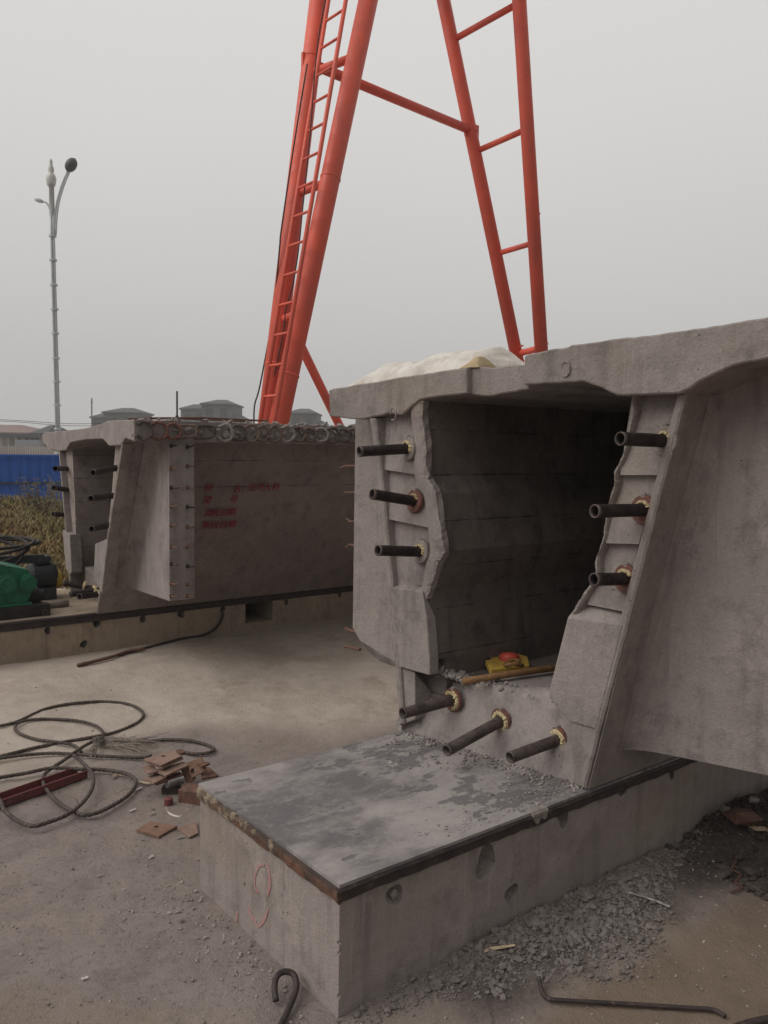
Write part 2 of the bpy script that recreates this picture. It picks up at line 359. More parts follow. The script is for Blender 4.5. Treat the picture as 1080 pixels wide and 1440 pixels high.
def chunk(mb, c, r, flat=.7, sub=None):
    """an angular broken piece"""
    t = (1+5**.5)/2
    vs = [(-1,t,0),(1,t,0),(-1,-t,0),(1,-t,0),(0,-1,t),(0,1,t),(0,-1,-t),(0,1,-t),(t,0,-1),(t,0,1),(-t,0,-1),(-t,0,1)]
    fs = [(0,11,5),(0,5,1),(0,1,7),(0,7,10),(0,10,11),(1,5,9),(5,11,4),(11,10,2),(10,7,6),(7,1,8),(3,9,4),(3,4,2),(3,2,6),(3,6,8),(3,8,9),(4,9,5),(2,4,11),(6,2,10),(8,6,7),(9,8,1)]
    a = random.uniform(0, 6.28); ca, sa = math.cos(a), math.sin(a); sx, sy, sz = random.uniform(.6, 1.3), random.uniform(.5, 1), flat*random.uniform(.5, 1)
    tl = random.uniform(-.4, .4); o = []
    for x, y, z in vs:
        k = random.uniform(.7, 1.15)*r/1.9; x, y, z = x*k*sx, y*k*sy, z*k*sz
        z += x*tl; o.append((c[0]+x*ca-y*sa, c[1]+x*sa+y*ca, c[2]+z))
    mb.add(o, fs)

# ------------------------------------------------------------------ ground
def sstep(x, a, b):
    t = np.clip((x-a)/(b-a), 0, 1); return t*t*(3-2*t)
def vnoise(x, y, s, seed=0):
    x = x*s+seed*17.3; y = y*s+seed*7.1; xi = np.floor(x); yi = np.floor(y); fx = x-xi; fy = y-yi
    fx = fx*fx*(3-2*fx); fy = fy*fy*(3-2*fy)
    def h(a, b):
        q = np.sin(a*127.1+b*311.7+seed*13.7)*43758.5453; return q-np.floor(q)
    return (h(xi, yi)*(1-fx)+h(xi+1, yi)*fx)*(1-fy)+(h(xi, yi+1)*(1-fx)+h(xi+1, yi+1)*fx)*fy
def pile(x, y):   # mound of rubble along the right foot of the near bed
    c = .075*np.exp(-((y+.30)/.20)**2)*sstep(x, .25, .8)*(1-sstep(x, 1.55, 1.9))
    c = c*.6+.04*np.exp(-((y+.05)/.16)**2)*sstep(x, -.1, .5)
    c = c+.10*np.exp(-((y+.25)/.4)**2)*sstep(x, 1.9, 2.5)
    return c
def gz(x, y, fine=True):
    x = np.asarray(x, float); y = np.asarray(y, float)
    z = .13*sstep(y, 1.2, 4.4)+.02*sstep(y, 5.8, 8)
    near = np.exp(-((x-0.)**2+(y-1)**2)/90)
    z = z+near*(.010*(vnoise(x, y, 1.7, 1)-.5)*2+.006*(vnoise(x, y, 6, 2)-.5)*2)
    z = z+pile(x, y)*(.6+.8*vnoise(x, y, 9, 5))
    z = z-.012*np.exp(-((x)**2+(y)**2)/6)
    return z
def GZ(x, y): return float(gz(x, y))
def onground(u, v, dz=0.):
    z = 0.
    for _ in range(6):
        p = onz(u, v, z); z = GZ(p.x, p.y)
    p = onz(u, v, z+dz); return p
def build_ground():
    n = 420; t = np.linspace(-1, 1, n)
    ax = 1.2+np.sign(t)*(np.abs(t)*4.6+ (np.abs(t)**9)*900); ay = 1.4+np.sign(t)*(np.abs(t)*5.0+(np.abs(t)**9)*900)
    X, Y = np.meshgrid(ax, ay, indexing='ij'); Z = gz(X, Y)
    Z = Z+(vnoise(X, Y, 30, 3)-.5)*.006*(np.abs(X) < 7)
    co = np.stack([X, Y, Z], -1).reshape(-1, 3)
    i, j = np.meshgrid(np.arange(n-1), np.arange(n-1), indexing='ij'); a = (i*n+j).ravel()
    F = np.stack([a, a+n, a+n+1, a+1], -1)
    me = bpy.data.meshes.new('ground'); me.vertices.add(len(co)); me.vertices.foreach_set('co', co.ravel())
    me.loops.add(F.size); me.loops.foreach_set('vertex_index', F.ravel()); me.polygons.add(len(F))
    me.polygons.foreach_set('loop_start', np.arange(len(F))*4); me.polygons.foreach_set('loop_total', np.full(len(F), 4))
    me.polygons.foreach_set('use_smooth', np.ones(len(F), bool)); me.update(); me.validate()
    x, y = co[:, 0], co[:, 1]
    wob = (vnoise(x, y, .9, 8)-.5)*1.0+(vnoise(x, y, 3, 9)-.5)*.4
    tan = sstep(y+.35*x+wob*.9, 1.9, 3.3)*1.0
    brown = sstep(-y-wob*.12, .30, .52)*sstep(x+1.1*(-y-.6)+wob*.15, -.12, .12)*1.0
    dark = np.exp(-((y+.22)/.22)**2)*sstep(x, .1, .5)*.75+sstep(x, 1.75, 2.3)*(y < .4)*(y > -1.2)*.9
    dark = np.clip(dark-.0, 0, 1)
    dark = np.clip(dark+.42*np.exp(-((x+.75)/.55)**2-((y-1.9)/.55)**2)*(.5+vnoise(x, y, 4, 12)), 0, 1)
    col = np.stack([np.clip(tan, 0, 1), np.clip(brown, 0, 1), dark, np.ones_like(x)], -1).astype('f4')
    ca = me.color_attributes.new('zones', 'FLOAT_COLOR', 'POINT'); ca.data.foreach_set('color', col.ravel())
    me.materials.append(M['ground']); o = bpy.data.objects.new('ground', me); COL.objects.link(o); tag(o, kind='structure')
build_ground()

# ------------------------------------------------------------------ casting beds
H = .444
def bool_cut(o, cutters):
    for c in cutters:
        md = o.modifiers.new('cut', 'BOOLEAN'); md.operation = 'DIFFERENCE'; md.object = c; md.solver = 'EXACT'
    bpy.context.view_layer.update()
    me = bpy.data.meshes.new_from_object(o.evaluated_get(bpy.context.evaluated_depsgraph_get()))
    o.modifiers.clear(); o.data = me
    for c in cutters: bpy.data.objects.remove(c, do_unlink=True)
def crater(p, r, depth, ax=1):
    mb = MB(); t = []; n = 12
    n = 20; ka = [1+.13*math.sin(2*math.pi*j/n*2+p[0]*9)+.09*math.sin(2*math.pi*j/n*3+p[0]*23)+random.uniform(-.05, .05) for j in range(n)]
    for i in range(1, 9):
        th = math.pi*i/9; ring = []
        for j in range(n):
            ph = 2*math.pi*j/n; k = ka[j]*random.uniform(.97, 1.03)
            v = [r*k*math.sin(th)*math.cos(ph), depth*k*math.cos(th), r*1.15*k*math.sin(th)*math.sin(ph)]
            ring.append((p[0]+v[0], p[1]+v[1], p[2]+v[2]))
        t.append(ring)
    mb.loft(t, True); o = mb.build('cutter', 'conc_raw'); return o

near_bed = thing('casting_bed', (0, 0, 0), 'near low concrete casting bed with grey steel top sheet and faded red spray mark', 'casting bed')
mb = MB(); 
Lb = 21
mb.box((0, 0, -.25), (Lb, 1.0, H-.012))
base = mb.build('concrete_base', 'bed', near_bed)
base.data.materials.append(M['conc_raw'])
cut = []
for (u, v, r, d) in ((555, 1258, .035, .03), (683, 1212, .052, .07), (719, 1256, .034, .045), (792, 1150, .034, .05), (876, 1110, .026, .06), (945, 1088, .022, .05)):
    p = onb(u, v, 0); cut.append(crater(p, r, d))
random.seed(44)
for z_ in (.06, .21, .245, .36):
    cut.append(crater(Vector((0+random.uniform(-.006, .004), 0+random.uniform(-.006, .004), z_)), random.uniform(.004, .012), .009))
for y_ in (.31, .62, .85):
    cut.append(crater(Vector((-.004, y_, random.uniform(.06, .3))), random.uniform(.006, .012), .012))
bool_cut(base, cut)
# damp plug left in the first hole
mb = MB(); p = onb(555, 1258, .004)
mb.loft([[(p.x+math.cos(a)*.016*k*random.uniform(.85, 1.1), p.y+dy, p.z+math.sin(a)*.019*k*random.uniform(.85, 1.1)) for a in [i*.524 for i in range(12)]] for k, dy in ((1, .02), (.9, .002), (.5, -.002))])
mb.build('hole_plug', 'conc_raw', near_bed)
# steel plate
mb = MB(); e = jag([(-.006, -.006), (Lb, -.006), (Lb, 1.004), (-.006, 1.004)], .0008, .25)
mb.loft([[(x, y, H-.012) for x, y in e], [(x, y, H) for x, y in e]]); mb.build('steel_top_sheet', 'plate', near_bed)
def edge_rail_mat():
    m, N, L, P = new_mat('flaking_edge_rail'); g = N.new('ShaderNodeNewGeometry').outputs['Position']
    n1 = noise_node(N, L, g, 11, 9, .7); n2 = noise_node(N, L, g, 30, 6, .7)
    s = N.new('ShaderNodeSeparateXYZ'); L.new(g, s.inputs[0])
    c = mixc(N, L, rampf(N, L, n1, .4, .6), (.17, .08, .045), (.06, .038, .03))
    rz = rampf(N, L, s.outputs[2], .405, .43)
    c = mixc(N, L, mulf(N, L, rz, .8), c, (.045, .034, .032))
    cem = mixc(N, L, rampf(N, L, n2, .38, .55), (.33, .26, .18), (.12, .085, .06))
    a = N.new('ShaderNodeMath'); a.operation = 'MULTIPLY_ADD'; a.inputs[1].default_value = .35; L.new(s.outputs[1], a.inputs[0]); L.new(n1, a.inputs[2])
    c = mixc(N, L, rampf(N, L, a.outputs[0], .72, .80), c, cem)
    L.new(c, P.inputs['Base Color']); P.inputs['Roughness'].default_value = .85; bumpit(N, L, P, addf(N, L, n1, mulf(N, L, n2, .5)), .012); return m
M['edgerail'] = edge_rail_mat()
mb = MB(); n = 40; ring = []
for i in range(n+1):
    y = -.008+1.016*i/n; q = random.uniform(0, .006); dz = random.uniform(-.004, .004)
    ring.append([(-.004, y, H-.013), (-.010-q*.4, y, H-.016), (-.012-q, y, H-.034), (-.008-q*.5, y, H-.062+dz), (-.003, y, H-.066+dz), (.004, y, H-.06)])
mb.loft(ring); mb.build('end_edge_rail', 'edgerail', near_bed)
mb = MB(); ring = []; n = 90
for i in range(n+1):
    x = -.012+3.9*i/n if i < n else Lb; q = random.uniform(0, .003)+(.006 if .86 < x < 1.02 else 0)
    ring.append([(x, .004, H-.013), (x, -.012, H-.013), (x, -.014-q, H-.020), (x, -.006, H-.026), (x, -.006-q, H-.058+random.uniform(-.003, .003)), (x, .004, H-.062)])
mb.loft(ring); o = mb.build('side_edge_rail', 'dark_steel', near_bed)
# cement that ran over the rail
mb = MB(); ring = []
for i in range(17):
    x = .90+.085*i/16; h_ = .018+.05*vnoise(np.array(x), np.array(0.), 37, 3)*math.sin(math.pi*(i+.5)/17)
    ring.append([(x, .03, H+.001), (x, -.012, H+.004), (x, -.021, H-.006), (x, -.019, H-float(h_)), (x, -.010, H-float(h_)-.003), (x, .0, H-.02)])
mb.loft(ring); mb.build('cement_spill', 'conc_raw', near_bed)
# faded red spray strokes on the end face
def stroke(px, r, off=-.0035):
    P3 = smooth_path([hit(u, v, (off, 0, 0), (1, 0, 0)) for u, v in px], 5); mb_ = MB(); rings = []
    for i, p in enumerate(P3):
        t = P3[min(i+1, len(P3)-1)]-P3[max(i-1, 0)]; t.normalize(); nrm = Vector((0, -t.z, t.y)); k = r*(1-.5*abs(2*i/(len(P3)-1)-1)**3)*random.uniform(.85, 1.1)
        rings.append([p+nrm*k, p-nrm*k, p-nrm*k+Vector((.003, 0, 0)), p+nrm*k+Vector((.003, 0, 0))])
    return mb_.loft(rings)
for px, r in (([(374, 1214), (378, 1226), (379, 1242), (376, 1260)], .009), ([(372, 1216), (364, 1219), (359, 1230), (358, 1246), (363, 1257)], .005), ([(377, 1278), (372, 1292), (364, 1302), (357, 1298)], .007), ([(349, 1277), (353, 1288), (360, 1297)], .007), ([(333, 1281), (333, 1296)], .0075)):
    s_ = stroke(px, r, -.0025); mk = MB(); mk.add(s_.v, s_.f); mk.build('spray_mark', 'pinkmark', near_bed)

# far bed
B2 = 4.66
far_bed = thing('casting_bed', (0, B2, .13), 'far low casting bed with a dark steel edge and square notch, under the lettered girder', 'casting bed')
mb = MB(); mb.box((-9, B2, -.2), (22, B2+1.25, H-.01)); base2 = mb.build('concrete_base', 'bed2', far_bed); base2.data.materials.append(M['conc_raw'])
cut = []
for (u, v, r) in ((67, 887, .026), (136, 877, .03), (118, 906, .03), (201, 870, .03), (255, 864, .033), (313, 857, .03), (403, 847, .024), (478, 836, .022)):
    p = onb(u, v, B2); cut.append(crater(p, r, .09))
q0 = onb(345, 846, B2); q1 = onb(383, 872, B2); m_ = MB(); m_.box((q0.x, B2-.1, q1.z), (q1.x, B2+.55, q0.z+.015)); cut.append(m_.build('cutter', 'bed2'))
bool_cut(base2, cut)
mb = MB(); ring = []
for i in range(101):
    x = -9+31*i/100
    ring.append([(x, B2+.02, H+.006), (x, B2-.02, H+.006), (x, B2-.022, H-.008), (x, B2-.008, H-.016), (x, B2-.010, H-.062), (x, B2+.006, H-.066)])
mb.loft(ring); mb.build('side_edge_rail', 'dark_steel', far_bed)
mb = MB(); mb.box((-9, B2+.022, H-.01), (22, B2+1.26, H+.001)); mb.build('steel_top_sheet', 'bed2', far_bed)

# ------------------------------------------------------------------ box girders
class Frame:
    def __init__(s, a, b, k): s.a, s.b, s.k = a, b, k
    def Q(s, u, v, off=0.):
        p = hit(u, v, (s.a+off, s.b, 0), (1, -s.k, 0)); return (p.y, p.z)
    def X(s, b, z, off=0.): return (s.a+s.k*(b-s.b)+off, b, z)
    def prism(s, mb, poly, o0, o1): return mb.loft([[s.X(b, z, o0) for b, z in poly], [s.X(b, z, o1) for b, z in poly]])
def duct(parent, tip, basep, r, mat='duct', ribs=True, name='tendon_duct', into=.05):
    tip = Vector(tip); basep = Vector(basep); d = (basep-tip); l = d.length+into; prof = []; n = int(l/.0058)
    prof.append((.02, r*.80)); prof.append((0, r*.86)); prof.append((-.001, r*1.02))
    for i in range(n+1):
        prof.append((i*l/n, r*((1.055 if i % 2 else .945) if ribs else 1)))
    mb = MB(); prof = [(l*.9, r*.8)]+prof; mb.lathe(tip, d, prof, 18)
    # close off inside of the tube deep down
    mb.lathe(tip, d, [(l*.88, r*.8), (l*.88, .0005)], 18)
    o = mb.build(name, mat, parent, smooth=True)
    mb = MB(); mb.lathe(tip, d, [(.0, r*.84), (-.004, r*.86), (-.005, r*1.06), (.004, r*1.10), (.010, r*1.03)], 18); mb.build('rim', 'duct_dusty', o, smooth=True)
    return o
def rag_ring(c, nrm, r0, r1, th, amp, arc=(0, 6.2832), n=26, squash=1.):
    """a lumpy ring (foam seal)"""
    c = Vector(c); nrm = Vector(nrm).normalized(); x = nrm.cross(Vector((0, 0, 1))).normalized(); y = x.cross(nrm); mb = MB(); rings = []
    for i in range(n+1):
        a = arc[0]+(arc[1]-arc[0])*i/n; rr = (r0+r1)/2+random.uniform(-amp, amp)*.5; tt = (r1-r0)/2*random.uniform(.7, 1.25); h_ = th*random.uniform(.6, 1.3)
        dv = x*math.cos(a)+y*math.sin(a)*squash; p = c+dv*rr
        rings.append([p+dv*tt*math.cos(b)-nrm*h_*math.sin(b) for b in [j*math.pi/3 for j in range(6)]])
    return mb.loft(rings)

def anchor(parent, c, nrm, r, foam_arc=(0, 6.283), plate='redox', foam='foam', foam_r=(1.1, 1.5)):
    c = Vector(c); nrm = Vector(nrm).normalized(); mb = MB()
    R_ = r*2.35
    mb.lathe(c-nrm*.004, nrm, [(0, r*1.0), (-.004, R_*.95), (.0, R_), (.012, R_*1.02)], 22)
    o = mb.build('bearing_plate', plate, parent, smooth=False)
    rag_ring(c-nrm*.006, nrm, r*foam_r[0], r*foam_r[1], .012, r*.25, foam_arc).build('foam_seal', foam, o)
    # bleed hole on top
    mb = MB(); x = nrm.cross(Vector((0, 0, 1))).normalized(); y = x.cross(nrm)
    mb.lathe(c+y*R_*.98-nrm*.002, nrm, [(-.006, r*.12), (-.006, r*.36), (.012, r*.42)], 10); mb.build('grout_port', 'conc_raw', o)

# ---- girder 1 (near)
F1 = Frame(1.235, 0., -.17)
GL = 19.
g1 = thing('box_girder', (1.235, .5, H), 'near hollow concrete box girder with open end and dark ducts sticking out', 'girder')
Q = F1.Q
# deck slab in three stepped lengths
top_l = [(462, 549), (469, 546), (480, 545), (500, 541), (530, 537), (560, 531), (600, 525), (632, 520), (656, 517)]
bot_l = [(463, 585), (485, 588), (505, 590), (527, 586), (546, 581), (565, 584), (577, 572), (590, 562), (620, 557), (656, 553)]
pl = [Q(u, v, 0) for u, v in top_l+bot_l[::-1]]
mb = MB()
def soft_edge(poly, fr, o0, o1, mb_, d=.006, amp=.0015, step=.03):
    """prism with a slightly rounded, worn front edge"""
    p = jag(poly, amp, step); cx = sum(a for a, b in p)/len(p)
    n = len(p); ins = []
    for i in range(n):
        a, b, c = p[i-1], p[i], p[(i+1) % n]; tx, ty = c[0]-a[0], c[1]-a[1]; l = math.hypot(tx, ty) or 1; ins.append((ty/l, -tx/l))
    area = sum(p[i][0]*p[(i+1) % n][1]-p[(i+1) % n][0]*p[i][1] for i in range(n)); sg = -1 if area > 0 else 1
    inn = [(p[i][0]+ins[i][0]*d*sg, p[i][1]+ins[i][1]*d*sg) for i in range(n)]
    mb_.loft([[fr.X(b, z, o0) for b, z in inn], [fr.X(b, z, o0+d*.8) for b, z in p], [fr.X(b, z, o1) for b, z in p]])
soft_edge(pl, F1, 0, GL, mb)
pm = [Q(u, v, .035) for u, v in [(650, 519), (672, 516), (692, 517), (712, 514), (742, 513)]+[(742, 548), (715, 552), (692, 557), (670, 556), (650, 554)]]
soft_edge(pm, F1, .035, GL, mb, amp=.002)
pr_ = [Q(u, v, -.045) for u, v in [(737, 501), (742, 498), (770, 492), (798, 488), (803, 485), (830, 482), (860, 477), (925, 470), (990, 461), (1080, 446)]]
zr = pr_[-1][1]; b_edge = -1.22
slope_r = (pr_[-1][1]-pr_[-3][1])/(pr_[-1][0]-pr_[-3][0])
topr = pr_+[(b_edge, pr_[-1][1]+slope_r*.5*(b_edge-pr_[-1][0]))]
botr_px = [(737, 541), (775, 539), (820, 536), (845, 545), (868, 556), (905, 555), (955, 553), (968, 547), (985, 535), (1008, 524), (1030, 514), (1045, 510), (1080, 504)]
br = [Q(u, v, -.045) for u, v in botr_px]
poly = topr+[(b_edge, br[-1][1]+.01)]+br[::-1]
soft_edge(poly, F1, -.045, GL, mb, amp=.002)
mb.build('deck_slab', 'conc', g1)
# rusty loops bulging at the slab step
# webs, floor, closing wall: one casting
WR_out_t, WR_out_b = Q(965, 553, 0), Q(822, 1112, 0)
WL_out_t, WL_out_b = Q(520, 588, 0), Q(561, 1022, 0)
WR_out_b = (WR_out_b[0], H+.002); WL_out_b = (WL_out_b[0], H+.002)
WR_in = [Q(896, 553, .18), Q(878, 668, .18), Q(856, 790, .18), Q(830, 880, .18), Q(826, 950, .18)]
WL_in = [(b+.004, z) for b, z in [Q(594, 556, .02), Q(598, 640, .02), Q(600, 670, .02), Q(611, 694, .02), Q(617, 735, .02), Q(622, 776, .02), Q(611, 806, .01), Q(597, 832, .0), Q(599, 870, .0), Q(603, 930, .0)]]
zf = .735
mb = MB()
prf = lambda P_, a, b: F1.prism(mb, P_, a, b)
prf([(WR_out_t[0], WR_out_t[1]+.03), WR_out_b, (WR_in[-1][0], H+.002)]+[(b, z) for b, z in WR_in[::-1]], .18, GL)
prf([(WL_out_t[0], WL_out_t[1]+.03)]+WL_in+[(WL_in[-1][0], H+.002), WL_out_b], .12, GL)
prf([(b, z) for b, z in WL_in]+[(b+.028, z) for b, z in WL_in[::-1]], .035, .1195)
prf([(WR_in[-1][0]-.02, H+.003), (WL_in[-1][0]+.02, H+.003), (WL_in[-1][0]+.02, zf), (.6, zf-.015), (WR_in[-1][0]-.02, zf)], .24, GL)
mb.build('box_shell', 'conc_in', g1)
mb = MB()
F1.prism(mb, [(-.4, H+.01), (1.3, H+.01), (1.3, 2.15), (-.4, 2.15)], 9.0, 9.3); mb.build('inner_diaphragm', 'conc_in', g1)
# outer skins of the webs (pale rims proud of the niches)
mb = MB()
def rimpoly(px, off=0.004): return [Q(u, v, off) for u, v in px]
ro = [(965, 553), (934, 675), (905, 790), (869, 930), (841, 1034), (822, 1110)]; ri = [(952, 554), (922, 672), (893, 785), (857, 925), (833, 1030), (813, 1104)]
F1_rim_r = rimpoly(ro)+rimpoly(ri)[::-1]
soft_edge(F1_rim_r, F1, .003, .22, mb, d=.008, amp=.0015)
mb.build('web_rim', 'conc', g1); mb = MB()
lo = [(519, 588), (533, 690), (541, 780), (551, 880), (561, 1020)]; li = [(528, 588), (540, 690), (548, 780), (558, 880), (568, 1018)]
soft_edge(rimpoly(lo)+rimpoly(li)[::-1], F1, .003, .22, mb, d=.008, amp=.0015)
# outer side skin for the whole length
mb.build('web_rim', 'conc', g1)
mb = MB()
for s_, (t, b) in ((-1, (WR_out_t, WR_out_b)), (1, (WL_out_t, WL_out_b))):
    mb = MB()
    F1.prism(mb, [(t[0], t[1]+.03), (t[0]+.004*s_, t[1]+.03), (b[0]+.004*s_, b[1]+.001), (b[0], b[1]+.001)], .02, GL-.02)
    mb.build('web_skin', 'conc', g1)
# lower blocks
def block(front, topback, o=0.012, back=.24, inner={}):
    """front: outline; topback: where the sloping top meets the web"""
    mb = MB(); n = len(front); fr = [Q(u, v, o) for u, v in front]
    bk = [Q(u, v, o) for u, v in front]
    # front points 0,1 are the upper edge: their back partners come from topback
    tb = [Q(u, v, .10) for u, v in topback]
    for i_ in inner:
        bk[i_] = Q(front[i_][0]+inner[i_], front[i_][1], .1)
    bk[0], bk[1] = tb[0], tb[1]
    mb.loft([[F1.X(b, z, o) for b, z in fr], [F1.X(b, z, .10 if i < 2 else back) for i, (b, z) in enumerate(bk)]])
    return mb.build('end_block', 'conc', g1, bevel=.006)
block([(876, 878), (798, 868), (790, 900), (776, 955), (771, 980), (801, 1015), (838, 1026)], [(880, 852), (822, 838)], .0, inner={2: 6, 3: 6, 4: 8})
block([(840, 1024), (801, 1014), (808, 1104), (824, 1110)], [(840, 1010), (801, 1000)], .008)
block([(551, 826), (595, 832), (600, 870), (604, 926), (604, 950), (582, 944), (561, 938)], [(551, 822), (598, 814)], .0, back=.06)
block([(562, 938), (584, 946), (584, 1012), (564, 1020)], [(562, 930), (584, 935)], .02)
# niches with sloping anchor faces
mb = MB()
def niche(px4, o_t, o_b):
    mb_ = mb
    (a, b, c, d) = px4    # tl, tr, br, bl
    T = [Q(*a, o_t), Q(*b, o_t)]; Bm = [Q(*c, o_b), Q(*d, o_b)]
    vs = [F1.X(*T[0], o_t), F1.X(*T[1], o_t), F1.X(*Bm[0], o_b), F1.X(*Bm[1], o_b), F1.X(*T[0], .22), F1.X(*T[1], .22), F1.X(*Bm[0], .22), F1.X(*Bm[1], .22)]
    mb_.add(vs, [(0,1,2,3),(4,7,6,5),(0,4,5,1),(1,5,6,2),(2,6,7,3),(3,7,4,0)])
niche([(526, 582), (583, 582), (590, 668), (538, 660)], .07, .022)
niche([(536, 655), (592, 665), (603, 742), (546, 730)], .055, .018)
niche([(544, 725), (604, 738), (602, 822), (551, 828)], .055, .035)
mb.build('anchor_niche', 'conc', g1); mb = MB()
niche([(890, 550), (955, 550), (924, 668), (872, 668)], .065, .020)
niche([(872, 666), (926, 668), (898, 765), (852, 764)], .055, .020)
niche([(852, 760), (899, 763), (876, 860), (826, 850)], .055, .035)
mb.build('anchor_niche', 'conc', g1)
# ragged inner edges
def raggededge(outl, inw, o0=.006, right=True, lab=0):
    """broken outer lip of a web: solid strip with chipped front edge"""
    A = smooth_path([Vector((*Q(u, v, o0), 0)) for u, v in outl], 9); B_ = smooth_path([Vector((*Q(u+du, v, .035), 0)) for (u, v), du in zip(outl, inw)], 9)
    mb = MB(); rings = []
    nf = lambda i, s_, a: a*noise.fractal(Vector((i*s_, lab*7.7, s_*31)), 1., 2., 4)
    for i, (p, q) in enumerate(zip(A, B_)):
        j = nf(i, .37, .015 if right else .011); k = nf(i, .51, .009 if right else .008); l = nf(i, .29, .009 if right else .003); d = q-p
        bo = .125 if right else .05
        if not right:   # crisp arris, nearly flush with the anchor steps
            rings.append([F1.X(p.x-j*.3, p.y, bo), F1.X(p.x+j*.8, p.y+k, .030), F1.X(p.x+j*.8, p.y+k*.6, .014+abs(j)*.8), F1.X(p.x+d.x*.25+j*.3, p.y+l, .011+abs(l)), F1.X(p.x+d.x*.6, p.y, .012+abs(l)*.5), F1.X(q.x, q.y, .018), F1.X(q.x, q.y, .03), F1.X(q.x, q.y, bo)]); continue
        rings.append([F1.X(p.x-(j*.3 if not right else 0), p.y, bo), F1.X(p.x+j*.5, p.y+k, .034+abs(l)), F1.X(p.x+d.x*.10+j*.5, p.y+k*.5, o0+.012+abs(j)*.9), F1.X(p.x+d.x*.32+j*.3, p.y+l, o0+.002+abs(k)),
                      F1.X(p.x+d.x*.62, p.y, o0+.004+abs(l)*.7), F1.X(p.x+d.x*.88+k*.4, p.y, o0+.014+abs(j)*.5), F1.X(q.x, q.y, .049), F1.X(q.x, q.y, bo)])
    mb.loft(rings, True); return mb
m1 = raggededge([(890, 551), (885, 565), (886, 580), (882, 604), (873, 640), (862, 664), (859, 685), (850, 715), (846, 755), (836, 783), (832, 812), (815, 838), (800, 862)], [13, 13, 12, 11, 12, 12, 13, 13, 11, 12, 14, 16, 16])
m1.build('broken_edge', 'conc', g1)
m1 = raggededge([(594, 560), (592, 585), (597, 625), (598, 668), (610, 692), (616, 735), (622, 776), (614, 792), (606, 818), (598, 842)], [-10, -10, -10, -11, -11, -11, -14, -11, -8, -6], right=False, lab=2)
m1.build('broken_edge', 'conc', g1)
# floor lip and the low anchor face
mb = MB()
def face(px, o): return [F1.X(*Q(u, v, o), o) for u, v in px]
def grid_face(top, bot, o_t, o_b, nx=26, nz=8, amp=.006):
    """lumpy face between two pixel-measured edges"""
    T = smooth_path([Vector(F1.X(*Q(u, v, o_t), o_t)) for u, v in top], 8); Bm = smooth_path([Vector(F1.X(Q(u, v, o_b)[0], H-.004, o_b-.03)) for u, v in bot], 8)
    def samp(P_, t): f = t*(len(P_)-1); i = min(int(f), len(P_)-2); return P_[i].lerp(P_[i+1], f-i)
    g = [[samp(T, i/nx).lerp(samp(Bm, i/nx), j/nz)+Vector((random.uniform(-amp, amp), 0, random.uniform(-amp, amp)*.4)) for i in range(nx+1)] for j in range(nz+1)]
    return g
g = grid_face([(590, 946), (650, 960), (700, 954), (780, 950), (820, 962)], [(562, 1008), (620, 1022), (700, 1044), (760, 1068), (822, 1094)], .17, .07)
vs = [p for r_ in g for p in r_]; nx = len(g[0]); 
mb.add(vs, [(j*nx+i, j*nx+i+1, (j+1)*nx+i+1, (j+1)*nx+i) for j in range(len(g)-1) for i in range(nx-1)])
for p in g[0]: p.z = min(p.z, zf+.004)
vs = [p for r_ in g for p in r_]; mb = MB(); mb.add(vs, [(j*nx+i, j*nx+i+1, (j+1)*nx+i+1, (j+1)*nx+i) for j in range(len(g)-1) for i in range(nx-1)])
# back flange of the lip
lip = [p+Vector((.5, 0, 0)) for p in g[0]]; mb.add(g[0]+lip, [(i, i+1, nx+i+1, nx+i) for i in range(nx-1)])
mb.build('low_anchor_face', 'conc', g1, smooth=True)
mb = MB()
for i in range(620):
    t = random.random()**1.9; o_ = .10+random.uniform(0, .16); u = 600+t*56 if i % 4 else 604+t*200; v = 934+t*14+random.uniform(-7, 10) if i % 4 else 946+random.uniform(-4, 5)
    b, z = Q(u, v, o_); zc_ = zf+.085*(1-t)**1.5 if i % 4 else zf+.01
    chunk(mb, F1.X(b, min(max(z, zf-.06), zc_), o_), random.uniform(.005, .013) if i % 3 == 0 else random.uniform(.012, .030)*(1 if i % 4 else .5), .8)
mb.build('broken_lip', 'conc_raw', g1)['kind'] = 'stuff'
# end diaphragm wings
def web_b(z, right=True):
    t, b = (WR_out_t, WR_out_b) if right else (WL_out_t, WL_out_b); k = (z-b[1])/(t[1]-b[1]); return b[0]+(t[0]-b[0])*k
def wing(fr, webf, bout, zb_in, zb_out, ztop, off, th, sgn, mat, parent, corner=0., name='end_diaphragm', fil=.12):
    mb = MB(); rings = []; nz = 14
    plan = [(off-fil*.75, 0), (off-fil*.45, .12), (off-fil*.2, .35), (off-fil*.05, .7), (off, 1.15)]
    for i in range(nz+1):
        t = i/nz; ring = []
        def zz(b, bw): 
            k = abs(b-bw)/abs(bout-bw); zb = zb_in+(zb_out-zb_in)*k
            if corner: zb += corner*max(0, (k-.55)/.45)**2.2
            return zb+(ztop-zb)*t
        bw = webf(zb_in+(ztop-zb_in)*t); 
        pts = [(o, bw+sgn*fil*k) for o, k in plan]
        for k in (.3, .5, .65, .8, .9, 1.): pts.append((off+.0, bw+(bout-bw)*k if abs((bout-bw)*k) > fil*1.2 else bw+sgn*fil*1.2))
        ring += [fr.X(b, zz(b, bw), o) for o, b in pts]
        ring += [fr.X(bw+(bout-bw)*k, zz(bw+(bout-bw)*k, bw), off+th) for k in (1., .9, .8, .65, .5, .3, .02)]
        rings.append(ring)
    mb.loft(rings); return mb.build(name, mat, parent)
wing(F1, lambda z: web_b(z, True), -1.2, .585, .655, 2.16, .25, .22, -1, 'conc', g1)
